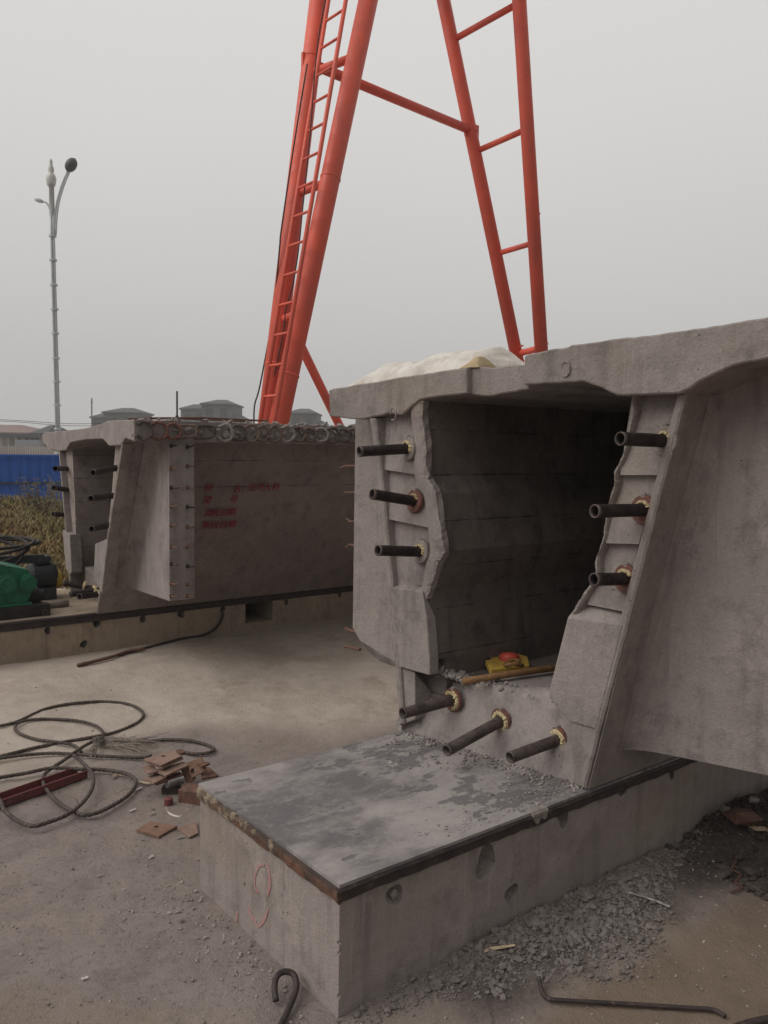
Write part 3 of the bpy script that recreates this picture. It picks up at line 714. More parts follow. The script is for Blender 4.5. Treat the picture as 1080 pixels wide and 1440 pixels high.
wing(F1, lambda z: web_b(z, False), 1.60, .66, .70, 2.02, .25, .22, 1, 'conc', g1, corner=.14)
# ducts
RD = .0245
duct_px = [((575, 631), (506, 635), -.22, 'duct'), ((584, 705), (524, 695), -.20, 'duct'), ((592, 776), (532, 774), -.22, 'duct'),
           ((936, 620), (873, 617), -.20, 'duct'), ((906, 717), (837, 719), -.22, 'duct'), ((881, 814), (836, 815), -.14, 'duct'),
           ((638, 984), (567, 1003), -.20, 'duct_dusty'), ((706, 1013), (629, 1055), -.24, 'duct_dusty'), ((786, 1040), (718, 1065), -.16, 'duct_dusty')]
for i, (bp_, tp, to, mt) in enumerate(duct_px):
    ob = .03 if i < 6 else .11
    bpt = Vector(F1.X(*Q(*bp_, ob), ob)); tpt = Vector(F1.X(*Q(*tp, to), to))
    o = duct(g1, tpt, bpt, RD if i != 8 else RD*.98, mt)
    d = (bpt-tpt).normalized()
    ax = (d+Vector((.9, .0, 0))).normalized()
    arc = [(-.5, 3.4), (.3, 2.6), (-.3, 2.4), (.2, 2.9), (.4, 2.8), (.5, 2.7), (-1.3, 2.6), (-1.2, 2.9), (-1.4, 2.9)][i]
    anchor(g1, bpt-ax*.006, ax, RD, foam_arc=arc, plate='redox' if i in (1, 4, 5, 6, 7, 8) else 'conc_raw', foam_r=(1.05, random.uniform(1.5, 1.75) if i < 6 else 1.95))
# stubs of bar on the left wing edge
for (y, l) in ((655, .14), (691, .10), (733, .08), (769, .085), (888, .09), (911, .10)):
    p = Vector(F1.X(*Q(499, y, .36), .36)); mb = MB(); mb.tube([p+Vector((0, -.05, 0)), p+Vector((.0, l*.6, random.uniform(-.012, .012))), p+Vector((0, l, random.uniform(-.02, .01)))], .006 if y < 800 else .009, 7)
    mb.build('rebar_stub', 'rust', g1)
# rusty bar loop showing in the slab face
for (u, v) in ((795, 519), (553, 582)):
    p = Vector(F1.X(*Q(u, v, -.047), -.047)); mb = MB(); mb.tube([p+Vector((0, math.cos(a)*.022, math.sin(a)*.03)) for a in [i*.4 for i in range(14)]], .0035, 6); mb.build('rebar_loop', 'conc_raw', g1)

# ---- girder 2 (far, with painted writing)
F2 = Frame(.862, 4.66, .13); Q2 = F2.Q
g2 = thing('box_girder', (.862, 4.66, H), 'far concrete box girder with red painted writing and rebar loops along its slab', 'girder')
mb = MB()
SE = 3.44
tl = [Q2(u, v) for u, v in [(59, 612), (62, 608), (90, 606), (120, 602), (143, 596), (150, 592), (172, 591)]]+[(SE, Q2(190, 590)[1])]
bl = [Q2(u, v) for u, v in [(60, 622), (70, 632), (82, 634), (92, 633), (99, 622), (120, 618), (144, 617), (153, 627), (169, 626), (176, 616)]]+[(SE, Q2(190, 590)[1]-.145)]
soft_edge(tl+bl[::-1], F2, 0, GL, mb, d=.006, amp=.002)
mb.build('deck_slab', 'conc', g2)
mb = MB()
R2t, R2b = Q2(172, 628), (Q2(136, 862)[0], H+.002); L2t, L2b = Q2(82, 632), (Q2(99, 846)[0], H+.002)
R2i = [Q2(152, 620), Q2(146, 700), Q2(140, 758), Q2(135, 812)]; L2i = [Q2(92, 625), Q2(96, 700), Q2(98, 768), Q2(98, 806)]
F2.prism(mb, [(R2t[0], R2t[1]+.03), R2b, (R2i[-1][0]+.02, H+.002)]+R2i[::-1], .06, GL)
F2.prism(mb, [(L2t[0], L2t[1]+.03)]+L2i+[(L2i[-1][0], H+.002), L2b], .06, GL)
zf2 = Q2(120, 812)[1]
F2.prism(mb, [(R2i[-1][0], H+.003), (L2i[-1][0], H+.003), (L2i[-1][0], zf2), (R2i[-1][0], zf2)], .12, GL)
F2.prism(mb, [(4.0, H+.01), (5.5, H+.01), (5.5, 1.95), (4.0, 1.95)], 3., 3.3)
mb.build('box_shell', 'conc_in2', g2)
mb = MB(); F2.prism(mb, [(R2t[0], R2t[1]+.04), (R2t[0]-.004, R2t[1]+.04), (R2b[0]-.004, R2b[1]), (R2b[0], R2b[1])], .05, GL-.05)
mb.build('web_skin', 'conc_side', g2)
mb = MB(); F2.prism(mb, [(R2t[0]-.002, R2t[1]+.04), (R2t[0]-.006, R2t[1]+.04), (R2b[0]-.006, R2b[1]), (R2b[0]-.002, R2b[1])], .004, .34)
soft_edge([(R2t[0]-.004, R2t[1]+.02), (R2t[0]+.03, R2t[1]+.02), (R2b[0]+.03, R2b[1]+.001), (R2b[0]-.004, R2b[1]+.001)], F2, 0, .08, mb, d=.006)
mb.build('web_rim', 'conc', g2); mb = MB()
soft_edge([(L2t[0]+.004, L2t[1]+.02), (L2t[0]-.03, L2t[1]+.02), (L2b[0]-.03, L2b[1]+.001), (L2b[0]+.004, L2b[1]+.001)], F2, 0, .08, mb, d=.006)
mb.build('web_rim', 'conc', g2)
mb = MB()
for fr_, o in (([(134, 765), (152, 757), (147, 800), (143, 835), (132, 812)], 0), ([(88, 745), (98, 752), (101, 805), (98, 808), (93, 800)], 0)):
    mb = MB(); p = [Q2(u, v, 0) for u, v in fr_]; soft_edge(p, F2, -.002, .10, mb, d=.006)
    mb.build('end_block', 'conc', g2)
def web_b2(z): k = (z-R2b[1])/(R2t[1]-R2b[1]); return R2b[0]+(R2t[0]-R2b[0])*k
wing_off = 1.0-(F2.a+F2.k*(SE-F2.b))-.04
wing(F2, web_b2, SE+.012, .655, .725, 1.885, wing_off, .19, -1, 'conc', g2, fil=.13)
for (bp_, tp, to) in (((95, 659), (78, 659), -.1), ((96, 689), (76, 686), -.1), ((98, 724), (75, 723), -.1), ((164, 658), (131, 665), -.16), ((160, 697), (128, 701), -.16), ((157, 738), (129, 744), -.14),
                   ((122, 826), (90, 820), -.12), ((137, 830), (99, 836), -.16), ((138, 836), (112, 839), -.12)):
    bpt = Vector(F2.X(*Q2(*bp_, .06), .06)); tpt = Vector(F2.X(*Q2(*tp, to), to)); duct(g2, tpt, bpt, .024, 'duct', ribs=False)
    d = (bpt-tpt).normalized()
    if bp_[1] > 800: rag_ring(bpt-d*.02, d, .025, .045, .014, .008, (-1.2, 2.5), 14).build('foam_seal', 'foam', g2)
# wing edge stubs, two columns
zs = [657-28, 657, 686, 713, 740, 768, 795, 822, 838]
for yy in zs:
    for uu in (241, 264):
        p = onb(uu, yy+random.uniform(-2, 2), SE); mb = MB(); l = random.uniform(.06, .10)
        mb.tube([p+Vector((0, .04, 0)), p+Vector((.0, -l*.5, 0)), p+Vector((.012, -l, random.uniform(-.006, .014)))], .0062, 6)
        mb.lathe(p+Vector((0, .003, 0)), (0, -1, 0), [(0, .016), (.0045, .010), (.006, .004)], 8)
        mb.build('rebar_stub', 'rust' if random.random() < .6 else 'duct', g2)
# U loops of bar along the slab edge
zc = (tl[-1][1]+bl[-1][1])/2
x = F2.a+F2.k*(SE-F2.b)+.06; i = 0
while x < 4.6:
    mb = MB(); ry = random.uniform(.052, .064); rz = random.uniform(.048, .060); yaw = random.uniform(.15, .5); a0 = random.uniform(-2.6, -2.1); a1 = random.uniform(2.0, 2.6)
    if i == 3 or i == 4:
        pts = [(-.07, .04), (.0, .045), (.06, .042), (.065, .02), (.06, -.02), (.02, -.04), (-.07, -.045)]
    else:
        pts = [(math.cos(a0+(a1-a0)*t/11)*ry, math.sin(a0+(a1-a0)*t/11)*rz) for t in range(12)]
    P3 = [Vector((x+p*math.cos(yaw), SE-.012-(p+ry)*math.sin(yaw)*.9, zc+q)) for p, q in pts]
    P3 = [P3[0]+Vector((-.01, .05, 0))]+P3+[P3[-1]+Vector((-.01, .05, 0))]
    P3 = [q_+Vector((random.uniform(-.004, .004), 0, random.uniform(-.004, .004))) for q_ in P3]
    mb.tube(smooth_path(P3, 2), [random.uniform(.009, .0135) for _ in smooth_path(P3, 2)], 6)
    mb.build('rebar_loop', random.choice(['looprust', 'duct_dusty', 'looprust', 'conc_raw']) if i > 2 else ['duct_dusty', 'redox', 'redox'][i], g2)
    x += .104 if i not in (3, 4) else .15; i += 1
mb = MB()
for i in range(70):
    xx = 1.0+i*.055+random.uniform(-.02, .02); chunk(mb, (xx, SE+.008, zc+random.uniform(-.03, .03)), random.uniform(.03, .055), 1.)
for i in range(420):
    xx = random.uniform(.75, 4.8); chunk(mb, (xx, SE+random.uniform(-.012, .10), tl[-1][1]+random.uniform(-.03, .015)), random.uniform(.008, .028), .8)
mb.build('rough_edge_concrete', 'conc_raw', g2)['kind'] = 'stuff'
for i in range(2):
    mb = MB(); y0 = SE+.25+.35*i; xa = .9; mb.tube([(xa, y0, tl[-1][1]+.02), (xa+.4, y0-.05, tl[-1][1]+.035), (xa+1.0, y0, tl[-1][1]+.03)], .008, 6); mb.build('rebar_stub', 'rust', g2)
# red painted writing on the web
def text_mesh(body, size):
    c = bpy.data.curves.new('t', 'FONT'); c.body = body; c.size = size; c.offset = 0
    o = bpy.data.objects.new('t', c); COL.objects.link(o); bpy.context.view_layer.update()
    me = bpy.data.meshes.new_from_object(o.evaluated_get(bpy.context.evaluated_depsgraph_get()))
    vs = [v.co.copy() for v in me.vertices]; fs = [tuple(p.vertices) for p in me.polygons]
    bpy.data.objects.remove(o, do_unlink=True); bpy.data.curves.remove(c); bpy.data.meshes.remove(me); return vs, fs
wn = Vector((0, -(R2t[1]-R2b[1]), (R2t[0]-R2b[0]))).normalized()   # outward normal of the sloping web
wup = Vector((0, R2t[0]-R2b[0], R2t[1]-R2b[1])).normalized()
wp0 = Vector((0, R2b[0]-.0078, R2b[1]))
def onweb(u, v): return hit(u, v, wp0, wn)
chars = [('桥', 293, 686), ('名', 333, 687), (':', 342, 688), ('泾', 354, 685), ('河', 365, 685), ('大', 376, 685), ('桥', 388, 685),
         ('梁', 292, 703), ('号', 329, 702), ('浇', 293, 721), ('筑', 303, 721), ('日', 315, 721), ('期', 326, 720),
         ('张', 290, 738), ('拉', 302, 738), ('日', 314, 738), ('期', 326, 737)]
for ch, u, v in chars:
    tm = MB()
    vs, fs = text_mesh(ch, .082)
    cx = (min(p.x for p in vs)+max(p.x for p in vs))/2; cy = (min(p.y for p in vs)+max(p.y for p in vs))/2
    o = onweb(u, v)
    for k, (dx, dy) in enumerate(((0, 0), (.0014, .0006), (-.0014, -.0006))):
        tm.add([o+wn*(.0004*k)+Vector((1, 0, 0))*((p.x-cx)*1.0+dx)+wup*(p.y-cy+dy) for p in vs], fs)
    tm.build('painted_character', 'redmark', g2)

# ------------------------------------------------------------------ gantry crane
ga = thing('gantry_crane', atd(385, 700, 9.6)*1.0, 'orange-red tubular A-frame leg set of a gantry crane with ladder', 'crane')
def ext(p, q, z): t = (z-p.z)/(q.z-p.z); return p+(q-p)*t
ZT = 10.2
L1a, L1b = atd(379, 575, 9.75), atd(437, 92, 10.4)
L2a, L2b = atd(396, 575, 9.45), atd(503, 70, 9.93)
R1a, R1b = atd(729, 497, 13.1), atd(663, 183, 12.5)
R2a_, R2b_ = atd(762, 490, 12.5), atd(742, 180, 11.85)
def pipe(a, b, r, name='leg_pipe', mat='orange', n=20):
    mb = MB(); mb.tube([a, a.lerp(b, .5), b], r, n); return mb.build(name, mat, ga, smooth=True)
pipe(ext(L1a, L1b, .35), ext(L1a, L1b, ZT), .115); pipe(ext(L2a, L2b, .35), ext(L2a, L2b, ZT), .115)
pipe(R1a+Vector((0, 0, -.15)), ext(R1a, R1b, ZT), .098); pipe(R2a_+Vector((0, 0, -.1)), ext(R2a_, R2b_, ZT), .098)
def rung(u1, v1, u2, v2, A, B_, r=.04, name='cross_brace'):
    # tie between two legs at the heights seen
    def near(P_, Q_, u, v):
        rr = ray(u, v).normalized(); d = (Q_-P_).normalized(); n = rr.cross(d); n2 = rr.cross(n); t = (CAM-P_).dot(n2)/d.dot(n2); return P_+d*t
    a = near(*A, u1, v1); b = near(*B_, u2, v2); mb = MB(); mb.tube([a, b], r, 12); mb.build(name, 'orange', ga, smooth=True); return a, b
for (A_, B_, r_, ts) in ((L1a, L1b, .115, (.12, 1.02)), (L2a, L2b, .115, (.09, .63)), (R1a, R1b, .098, (.03, .99)), (R2a_, R2b_, .098, (.02, .62))):
    for t in ts:
        c_ = A_+(B_-A_)*t; mb = MB(); mb.lathe(c_, (B_-A_), [(-.012, r_*.99), (-.008, r_*1.05), (.008, r_*1.06), (.012, r_*.99)], 20); mb.build('weld_seam', 'orange', ga, smooth=True)
LA, LB = (L1a, L1b), (L2a, L2b); RA, RB = (R1a, R1b), (R2a_, R2b_)
rung(446, 106, 498, 78, LA, LB, .05); rung(413, 272, 458, 254, LA, LB, .05); rung(385, 450, 420, 438, LA, LB, .05)
rung(648, 53, 735, 3, RA, RB, .045); rung(680, 210, 742, 181, RA, RB, .042); rung(706, 355, 752, 341, RA, RB, .04); rung(730, 497, 762, 489, RA, RB, .05)
a, b = rung(450, 92, 663, 184, LA, RA, .062, 'tie_brace')
for p in (a, b):
    mb = MB(); mb.obox(p, Vector((.13, 0, 0)), Vector((0, .02, 0)), Vector((0, 0, .10))); mb.build('gusset_plate', 'orange', ga)
# low diagonals
pA = atd(419, 478, 9.75); pB = atd(484, 612, 10.6); mb = MB(); mb.tube([pA, pB, pB+(pB-pA)*1.3], .055, 12); mb.build('diagonal_brace', 'orange', ga, smooth=True)
pA = R1a+Vector((-.05, .05, -.08)); pB = atd(708, 520, 12.9); mb = MB(); mb.tube([pA+Vector((0, 0, .05)), pA.lerp(pB, .15), pB, pB+(pB-pA)*6], .065, 12); mb.build('diagonal_brace', 'orange', ga, smooth=True)
for Pp in (R1a, R2a_):
    mb = MB(); mb.tube([Pp+Vector((0, 0, -.1)), Vector((Pp.x+.1, Pp.y+.1, .3))], .098, 14); mb.build('lower_leg', 'orange', ga, smooth=True)
# end carriages and top beam
for A_, B_ in ((ext(L1a, L1b, .35), ext(L2a, L2b, .35)), (Vector((R1a.x+.1, R1a.y+.1, .35)), Vector((R2a_.x+.1, R2a_.y+.1, .35)))):
    c = (A_+B_)/2; mb = MB(); mb.box((c.x-.7, c.y-.3, .12), (c.x+.7, c.y+.3, .42)); mb.build('end_carriage', 'orange', ga, bevel=.02)
ctop = (ext(L1a, L1b, ZT)+ext(R1a, R1b, ZT)+ext(L2a, L2b, ZT)+ext(R2a_, R2b_, ZT))/4
mb = MB(); mb.box((ctop.x-1.6, ctop.y-2.0, ZT-.1), (ctop.x+1.6, ctop.y+2.0, ZT+.6)); mb.build('main_beam', 'orange', ga)
# ladder standing in front of the left leg
lad_l = [(373, 590), (380, 545), (402, 440), (411, 385), (421, 320), (438, 205), (448, 130), (462, 0), (464, -40)]
lad_r = [(386, 590), (397, 530), (412, 440), (424, 385), (434, 320), (455, 205), (469, 110), (487, 0), (493, -40)]
lp = lambda u, v: atd(u, v, 9.35+(600-v)/600*.75)
l0, l1 = lp(366, 592), lp(462, 0); 
def at_uz(u, z, d):
    v = 300.
    for _ in range(3): v += (atd(u, v, d).z-z)*FPX/d
    return atd(u, v, d)
r0, r1 = at_uz(386, l0.z, 9.35-.26), at_uz(489.5, l1.z, 10.1-.30)
lad = bpy.data.objects.new('x', None); bpy.data.objects.remove(lad)
mb = MB(); mb.tube([l0-(l1-l0)*.25, l1+(l1-l0)*.5], .026, 8); railL = mb.build('ladder', 'orange', ga, smooth=True)
mb = MB(); mb.tube([r0-(r1-r0)*.25, r1+(r1-r0)*.5], .026, 8); mb.build('ladder_rail', 'orange', railL, smooth=True)
mb = MB(); mb.tube([l0-(l1-l0)*.24, l0.lerp(l1, .0)-(l1-l0)*.26], .026, 8)
for i in range(26):
    t = -.22+i*.0685; mb = MB(); mb.tube([l0.lerp(l1, 0)+(l1-l0)*t, r0+(r1-r0)*t], .016, 8); mb.build('rung', 'orange', railL, smooth=True)
# power cable hanging by the ladder
pts = [atd(u, v, 9.7) for u, v in [(470, -60), (447, 60), (436, 190), (430, 250), (425, 300), (420, 350), (412, 400), (402, 435), (398, 470), (380, 560), (372, 640)]]
mb = MB(); mb.tube(smooth_path(pts, 5), .007, 6); mb.build('power_cable', 'cable', ga, smooth=True)
pts = [atd(u, v, 9.9) for u, v in [(432, 90), (414, 200), (396, 320), (393, 350), (384, 440), (366, 540), (358, 570), (357, 600)]]
mb = MB(); mb.tube(smooth_path(pts, 5), .009, 6); mb.build('power_cable', 'cable', ga, smooth=True)

# ------------------------------------------------------------------ street lamp
LD = 28.
lb = atd(83, 640, LD); base_l = Vector((lb.x, lb.y, .1))
def lat(u, v): return atd(u, v, LD)
sl = thing('street_lamp', base_l, 'tall pale grey street lamp with two curved arms beyond the blue fence', 'street lamp')
top = lat(72, 262); axis = lambda z: Vector((base_l.x+(top.x-base_l.x)*(z-.1)/(top.z-.1), base_l.y+(top.y-base_l.y)*(z-.1)/(top.z-.1), z))
mb = MB()
for k in range(4):
    q = Vector((math.cos(k*1.571+.5), math.sin(k*1.571+.5), 0))*.062
    mb.tube([axis(.1)+q, axis(lat(75, 330).z)+q*.85, axis(lat(73, 300).z)+q*.75], .04, 8)
mb.build('pole', 'galv', sl, smooth=True)
for v in (333, 367, 402, 436, 470, 505, 538, 571, 604, 638):
    z = lat(78, v).z; mb = MB(); mb.lathe(axis(z), (0, 0, 1), [(0, .05), (0, .125), (.06, .125), (.06, .05)], 16); mb.build('collar', 'galv', sl)
zt = lat(73, 300).z
mb = MB(); mb.lathe(axis(zt), (0, 0, 1), [(-.1, .08), (.0, .09), (.9, .08), (.9, .10)], 14); mb.build('upper_pole', 'galv', sl, smooth=True)
zf_ = lat(73, 262).z
mb = MB(); mb.lathe(axis(zf_), (0, 0, 1), [(-.05, .05), (0, .12), (.10, .155), (.25, .17), (.38, .13), (.42, .08), (.50, .10), (.60, .09), (.68, .06), (.74, .05), (.80, .06), (.9, .01)], 14); mb.build('finial_lantern', 'lampglass', sl, smooth=True)
for k in (-1, 1):
    mb = MB(); pts = [lat(u+k*1.3, v) for u, v in [(77, 330), (79, 300), (83, 278), (90, 256), (97, 240)]]
    mb.tube(smooth_path(pts, 4), .035, 6); mb.build('curved_arm', 'galv', sl, smooth=True)
def lamp_head(c, d, l, w_, h_, mat='lampgrey'):
    c = Vector(c); d = Vector(d).normalized(); x = d.cross(Vector((0, 0, 1))).normalized(); y = x.cross(d); mb = MB()
    rings = []
    for i in range(9):
        t = i/8; k = math.sin(math.pi*min(1, t*1.0))**.5*.95+.05; rings.append([c+d*(t-.5)*l+x*w_*k*math.cos(a)+y*h_*k*math.sin(a) for a in [j*.5236 for j in range(12)]])
    mb.loft(rings); return mb.build('lamp_head', mat, sl, smooth=True)
hc = lat(100, 232); lamp_head(hc, (lat(104, 228)-lat(96, 240)), .52, .22, .18)
mb = MB(); mb.tube(smooth_path([lat(u, v) for u, v in [(72, 305), (70, 294), (66, 286), (60, 283)]], 4), .03, 6); mb.build('curved_arm', 'galv', sl, smooth=True)
lamp_head(lat(55, 282), lat(50, 280)-lat(62, 284), .34, .09, .07, 'galv')

# ------------------------------------------------------------------ blue fence, grass, shrub
FD = 21.
f0, f1 = atd(-160, 640, FD), atd(95, 641, FD*1.06)
fd = (f1-f0); fd.z = 0; fl = fd.length; fdir = fd.normalized(); fn = Vector((fdir.y, -fdir.x, 0))
ztf = atd(30, 640, FD).z
fn_root = thing('hoarding_fence', (f0.x, f0.y, .15), 'bright blue corrugated steel site fence behind the dry grass', 'fence')
mb = MB(); xs = []; n = 260
for row, z in enumerate((.15, ztf)):
    for i in range(n+1):
        t = (i/n)*(fl+6)-0; o = .006*(1 if (i//3) % 2 else -1); p = f0+fdir*t+fn*o; xs.append((p.x, p.y, z))
mb.add(xs, [(i, i+1, n+2+i, n+1+i) for i in range(n)]); 
back = [(x-fn.x*.02, y-fn.y*.02, z) for x, y, z in xs]; mb.add(back, [(n+1+i, n+2+i, i+1, i) for i in range(n)])
mb.build('sheet_panel', 'fence', fn_root)
for z in (ztf-.03, .72):
    mb = MB(); a = f0+fn*.05; b = f0+fdir*(fl+6)+fn*.05; mb.bar((a.x, a.y, z), (b.x, b.y, z), .04, .05); mb.build('rail', 'fence' if z > 1 else 'bluegrey', fn_root)

def grass_mat(name, c1, c2, c3):
    m, N, L, P = new_mat(name); g = N.new('ShaderNodeNewGeometry').outputs['Position']
    f = noise_node(N, L, g, 1.1, 5, .6); f2 = noise_node(N, L, g, 14, 3, .6)
    c = mixc(N, L, rampf(N, L, f, .38, .62), c1, c2); c = mixc(N, L, rampf(N, L, f2, .5, .7), c, c3)
    L.new(c, P.inputs['Base Color']); P.inputs['Roughness'].default_value = .9; return m
M['grass'] = grass_mat('dry_grass', (.165, .135, .05), (.20, .13, .055), (.26, .20, .09))
M['shrub'] = grass_mat('grey_shrub_leaf', (.09, .10, .055), (.13, .11, .085), (.17, .15, .10))
mb = MB()
def blade(x, y, z, h_, w_, lean, a):
    dx, dy = math.cos(a), math.sin(a); ex, ey = -dy*w_, dx*w_; k = lean*h_
    mb.add([(x-ex, y-ey, z), (x+ex, y+ey, z), (x+dx*k*.4+ex*.7, y+dy*k*.4+ey*.7, z+h_*.6), (x+dx*k*.4-ex*.7, y+dy*k*.4-ey*.7, z+h_*.6), (x+dx*k, y+dy*k, z+h_*.97)], [(0, 1, 2, 3), (3, 2, 4)])
gc = 0
while gc < 26000:
    d = random.uniform(9.6, 20.6)**1; u = random.uniform(-140, 150); p = atd(u, 700, d)
    if p.y < B2+1.6: continue
    hh = .09+.17*float(vnoise(np.array(p.x), np.array(p.y), .7, 4))*min(1, (d-8)/8)
    hh *= random.uniform(.5, 1.3)
    blade(p.x, p.y, GZ(p.x, p.y)-.02+.14*max(0, (d-11)/9.5)**1.1, hh, random.uniform(.006, .014)*(1+d/16), random.uniform(.1, .9), random.uniform(0, 6.28)); gc += 1
o = mb.build('dry_grass', 'grass'); tag(o, 'dry olive and orange tall grass on the bank before the blue fence', 'grass', kind='stuff')
# earth bank under the grass
mb = MB(); g_ = []
for i in range(25):
    d = 9.4+11.4*i/24; row = []
    for j in range(31):
        u = -320+560*j/30; p = atd(u, 700, d); row.append((p.x, p.y, GZ(p.x, p.y)-.04+.14*max(0, (d-11)/9.5)**1.1+.03*random.random()))
    g_ += row
mb.add(g_, [(i*31+j, i*31+j+1, (i+1)*31+j+1, (i+1)*31+j) for i in range(24) for j in range(30)])
M['earth'] = simple('bank_earth', (.13, .095, .05), (.09, .07, .04), .95, scale=3)
o = mb.build('earth_bank', 'earth', smooth=True); tag(o, kind='structure')
def shrub(c, h_, w_, n, label):
    root = thing('shrub', c, label, 'shrub'); mb = MB(); c = Vector(c)
    tw = MB()
    for i in range(16):
        a = random.uniform(0, 6.28); e = c+Vector((math.cos(a)*w_*random.uniform(.2, .9), math.sin(a)*w_*random.uniform(.2, .9), h_*random.uniform(.5, 1)))
        tw.tube([c, c.lerp(e, .5)+Vector((0, 0, .1*h_)), e], [.012, .008, .003], 5)
        for k in range(n//16):
            t = random.uniform(.3, 1.05); q = c.lerp(e, t)+Vector((random.gauss(0, .13)*w_, random.gauss(0, .13)*w_, random.gauss(0, .09)*h_)); s = random.uniform(.012, .03); 
            ax = Vector((random.gauss(0, 1), random.gauss(0, 1), random.gauss(0, 1))).normalized()*s; ay = ax.orthogonal().normalized()*s*.5
            mb.add([q-ax, q+ay, q+ax, q-ay], [(0, 1, 2, 3)])
    tw.build('stem', 'wood', root); mb.build('foliage', 'shrub', root)
p = atd(62, 700, 17.5); shrub((p.x, p.y, .22), .85, .6, 1500, 'grey leafless looking shrub in front of the blue fence')
p = atd(88, 700, 16.5); shrub((p.x, p.y, .2), .8, .5, 1000, 'small scrubby shrub beside the far girder, before the fence')

# ------------------------------------------------------------------ winch and machines on the far bed
wp_ = Vector((.0, B2+.35, H))
def wl(u, v, b): return onb(u, v, b)
wr = thing('winch', (-.1, B2+.25, H+.002), 'green gearbox winch on a dark steel skid at the left end of the far bed', 'winch')
yb = B2+.12
c0 = onb(-60, 865, yb); c1 = onb(71, 850, yb)
mb = MB(); zb = H+.004; zs_ = onb(40, 852, yb).z
mb.box((c0.x-.3, yb, zb), (c1.x, yb+.09, zs_)); mb.box((c0.x-.3, yb+.55, zb), (c1.x, yb+.64, zs_)); mb.box((c1.x-.07, yb+.091, zb), (c1.x-.01, yb+.549, zs_-.01)); mb.box((c0.x-.29, yb+.091, zb), (c0.x-.2, yb+.549, zs_-.01)); mb.build('skid_frame', 'black', wr, bevel=.004)
mb = MB(); pc = onb(64, 861, yb-.003); mb.lathe(pc, (0, -1, 0), [(0, .026), (.006, .026), (.006, .012), (-.001, .010)], 14); mb.build('skid_ring', 'duct_dusty', wr)
# gearbox: profile in the X-Z plane, thick along Y
y0, y1 = yb+.05, yb+.42
def gp(px, y, off=0.): p = onb(px[0], px[1], y); return (p.x, p.z)
prof = [(-55, 858), (-55, 815), (-48, 796), (-15, 790), (10, 795), (40, 801), (46, 812), (46, 832), (38, 850), (34, 856)]
pg = [gp(q, y0) for q in prof]
mb = MB(); mb.loft([[(x, y0, z) for x, z in pg], [(x, y1, z) for x, z in pg]]); mb.build('gearbox', 'green', wr, bevel=.01)
mb = MB(); a = gp((-56, 828), y0); b = gp((48, 820), y0); mb.box((a[0], y0-.012, b[1]-.012), (b[0]+.01, y1+.012, b[1]+.012)); mb.build('split_flange', 'green', wr, bevel=.003)
mb = MB(); a = gp((-57, 858), y0); b = gp((44, 853), y0); mb.box((a[0], y0-.03, zs_+.001), (b[0], y1+.03, zs_+.022)); mb.build('base_flange', 'green', wr, bevel=.003)
for (u, v, r) in ((11, 822, .075), (40, 820, .065), (-30, 824, .075)):
    p = onb(u, v, y0-.03); mb = MB(); mb.lathe((p.x, y0, p.z), (0, -1, 0), [(0, r*1.05), (.03, r*1.05), (.033, r*.8), (.045, r*.75), (.045, .001)], 22); mb.build('bearing_cover', 'green', wr)
for (u, v) in ((10, 845), (-30, 845), (9, 805)):
    p = onb(u, v, y0); mb = MB(); mb.box((p.x-.008, y0-.02, p.z-.05), (p.x+.008, y0+.002, p.z+.05)); mb.build('rib', 'green', wr)
p = onb(52, 838, y0+.1); mb = MB(); mb.lathe((p.x-.06, y0+.14, p.z), (1, 0, 0), [(0, .001), (0, .07), (.07, .075), (.075, .05), (.12, .045), (.12, .001)], 18); mb.build('coupling', 'black', wr)
p = onb(60, 815, y0+.5)
# motor behind
pm_ = onb(36, 815, B2+.95); mo = thing('electric_motor', (pm_.x, B2+.95, H), 'blue-grey electric motor and drum behind the green winch', 'motor')
mb = MB(); mb.lathe((pm_.x+.02, B2+.95, H+.20), (1, 0, 0), [(0, .001), (0, .10), (.03, .115), (.20, .115), (.23, .10), (.23, .001)], 20); mb.build('motor_body', 'bluegrey', mo)
mb = MB(); mb.box((pm_.x+.03, B2+.80, H+.002), (pm_.x+.22, B2+1.1, H+.10)); mb.build('motor_foot', 'bluegrey', mo)
mb = MB(); mb.box((pm_.x+.06, B2+.88, H+.31), (pm_.x+.20, B2+1.03, H+.38)); mb.build('terminal_box', 'bluegrey', mo, bevel=.01)
mb = MB(); mb.lathe((pm_.x+.24, B2+.93, H+.16), (1, 0, 0), [(0, .06), (.0, .085), (.045, .085), (.045, .06)], 20); mb.build('yellow_pulley', 'yellow', mo, smooth=False)
mb = MB(); mb.bar((pm_.x-.75, B2+.75, H+.40), (pm_.x+.10, B2+.75, H+.38), .04, .07); tag(mb.build('steel_beam', 'bluegrey'), 'grey steel channel lying behind the green winch under the hoses', 'steel beam')
ho = MB(); cx, cz = onb(10, 775, B2+.8).x, onb(10, 775, B2+.8).z
for k in range(4):
    pts = [(cx-.25+math.cos(a)*(.36+.04*k)+.02*k, B2+.75+.05*k+.25*math.sin(a), cz-.01+.05*math.sin(a*1+k)+.06*math.sin(a)+.02*k) for a in [i*.35+k for i in range(19)]]
    ho.tube(smooth_path(pts, 2), .014, 7)
tag(ho.build('hose_coil', 'black', smooth=True), 'tangled coil of dark rubber hose heaped behind the green winch', 'hose')
# pale pipe beyond the winch on the bed
mb = MB(); a = onb(60, 845, B2+.42); b = onb(96, 842, B2+.42); mb.tube([(a.x-.1, B2+.42, H+.03), (b.x, B2+.42, H+.03)], .026, 12); tag(mb.build('steel_pipe', 'conc_raw', smooth=True), 'short pale dusty pipe lying across the top of the far bed', 'pipe')
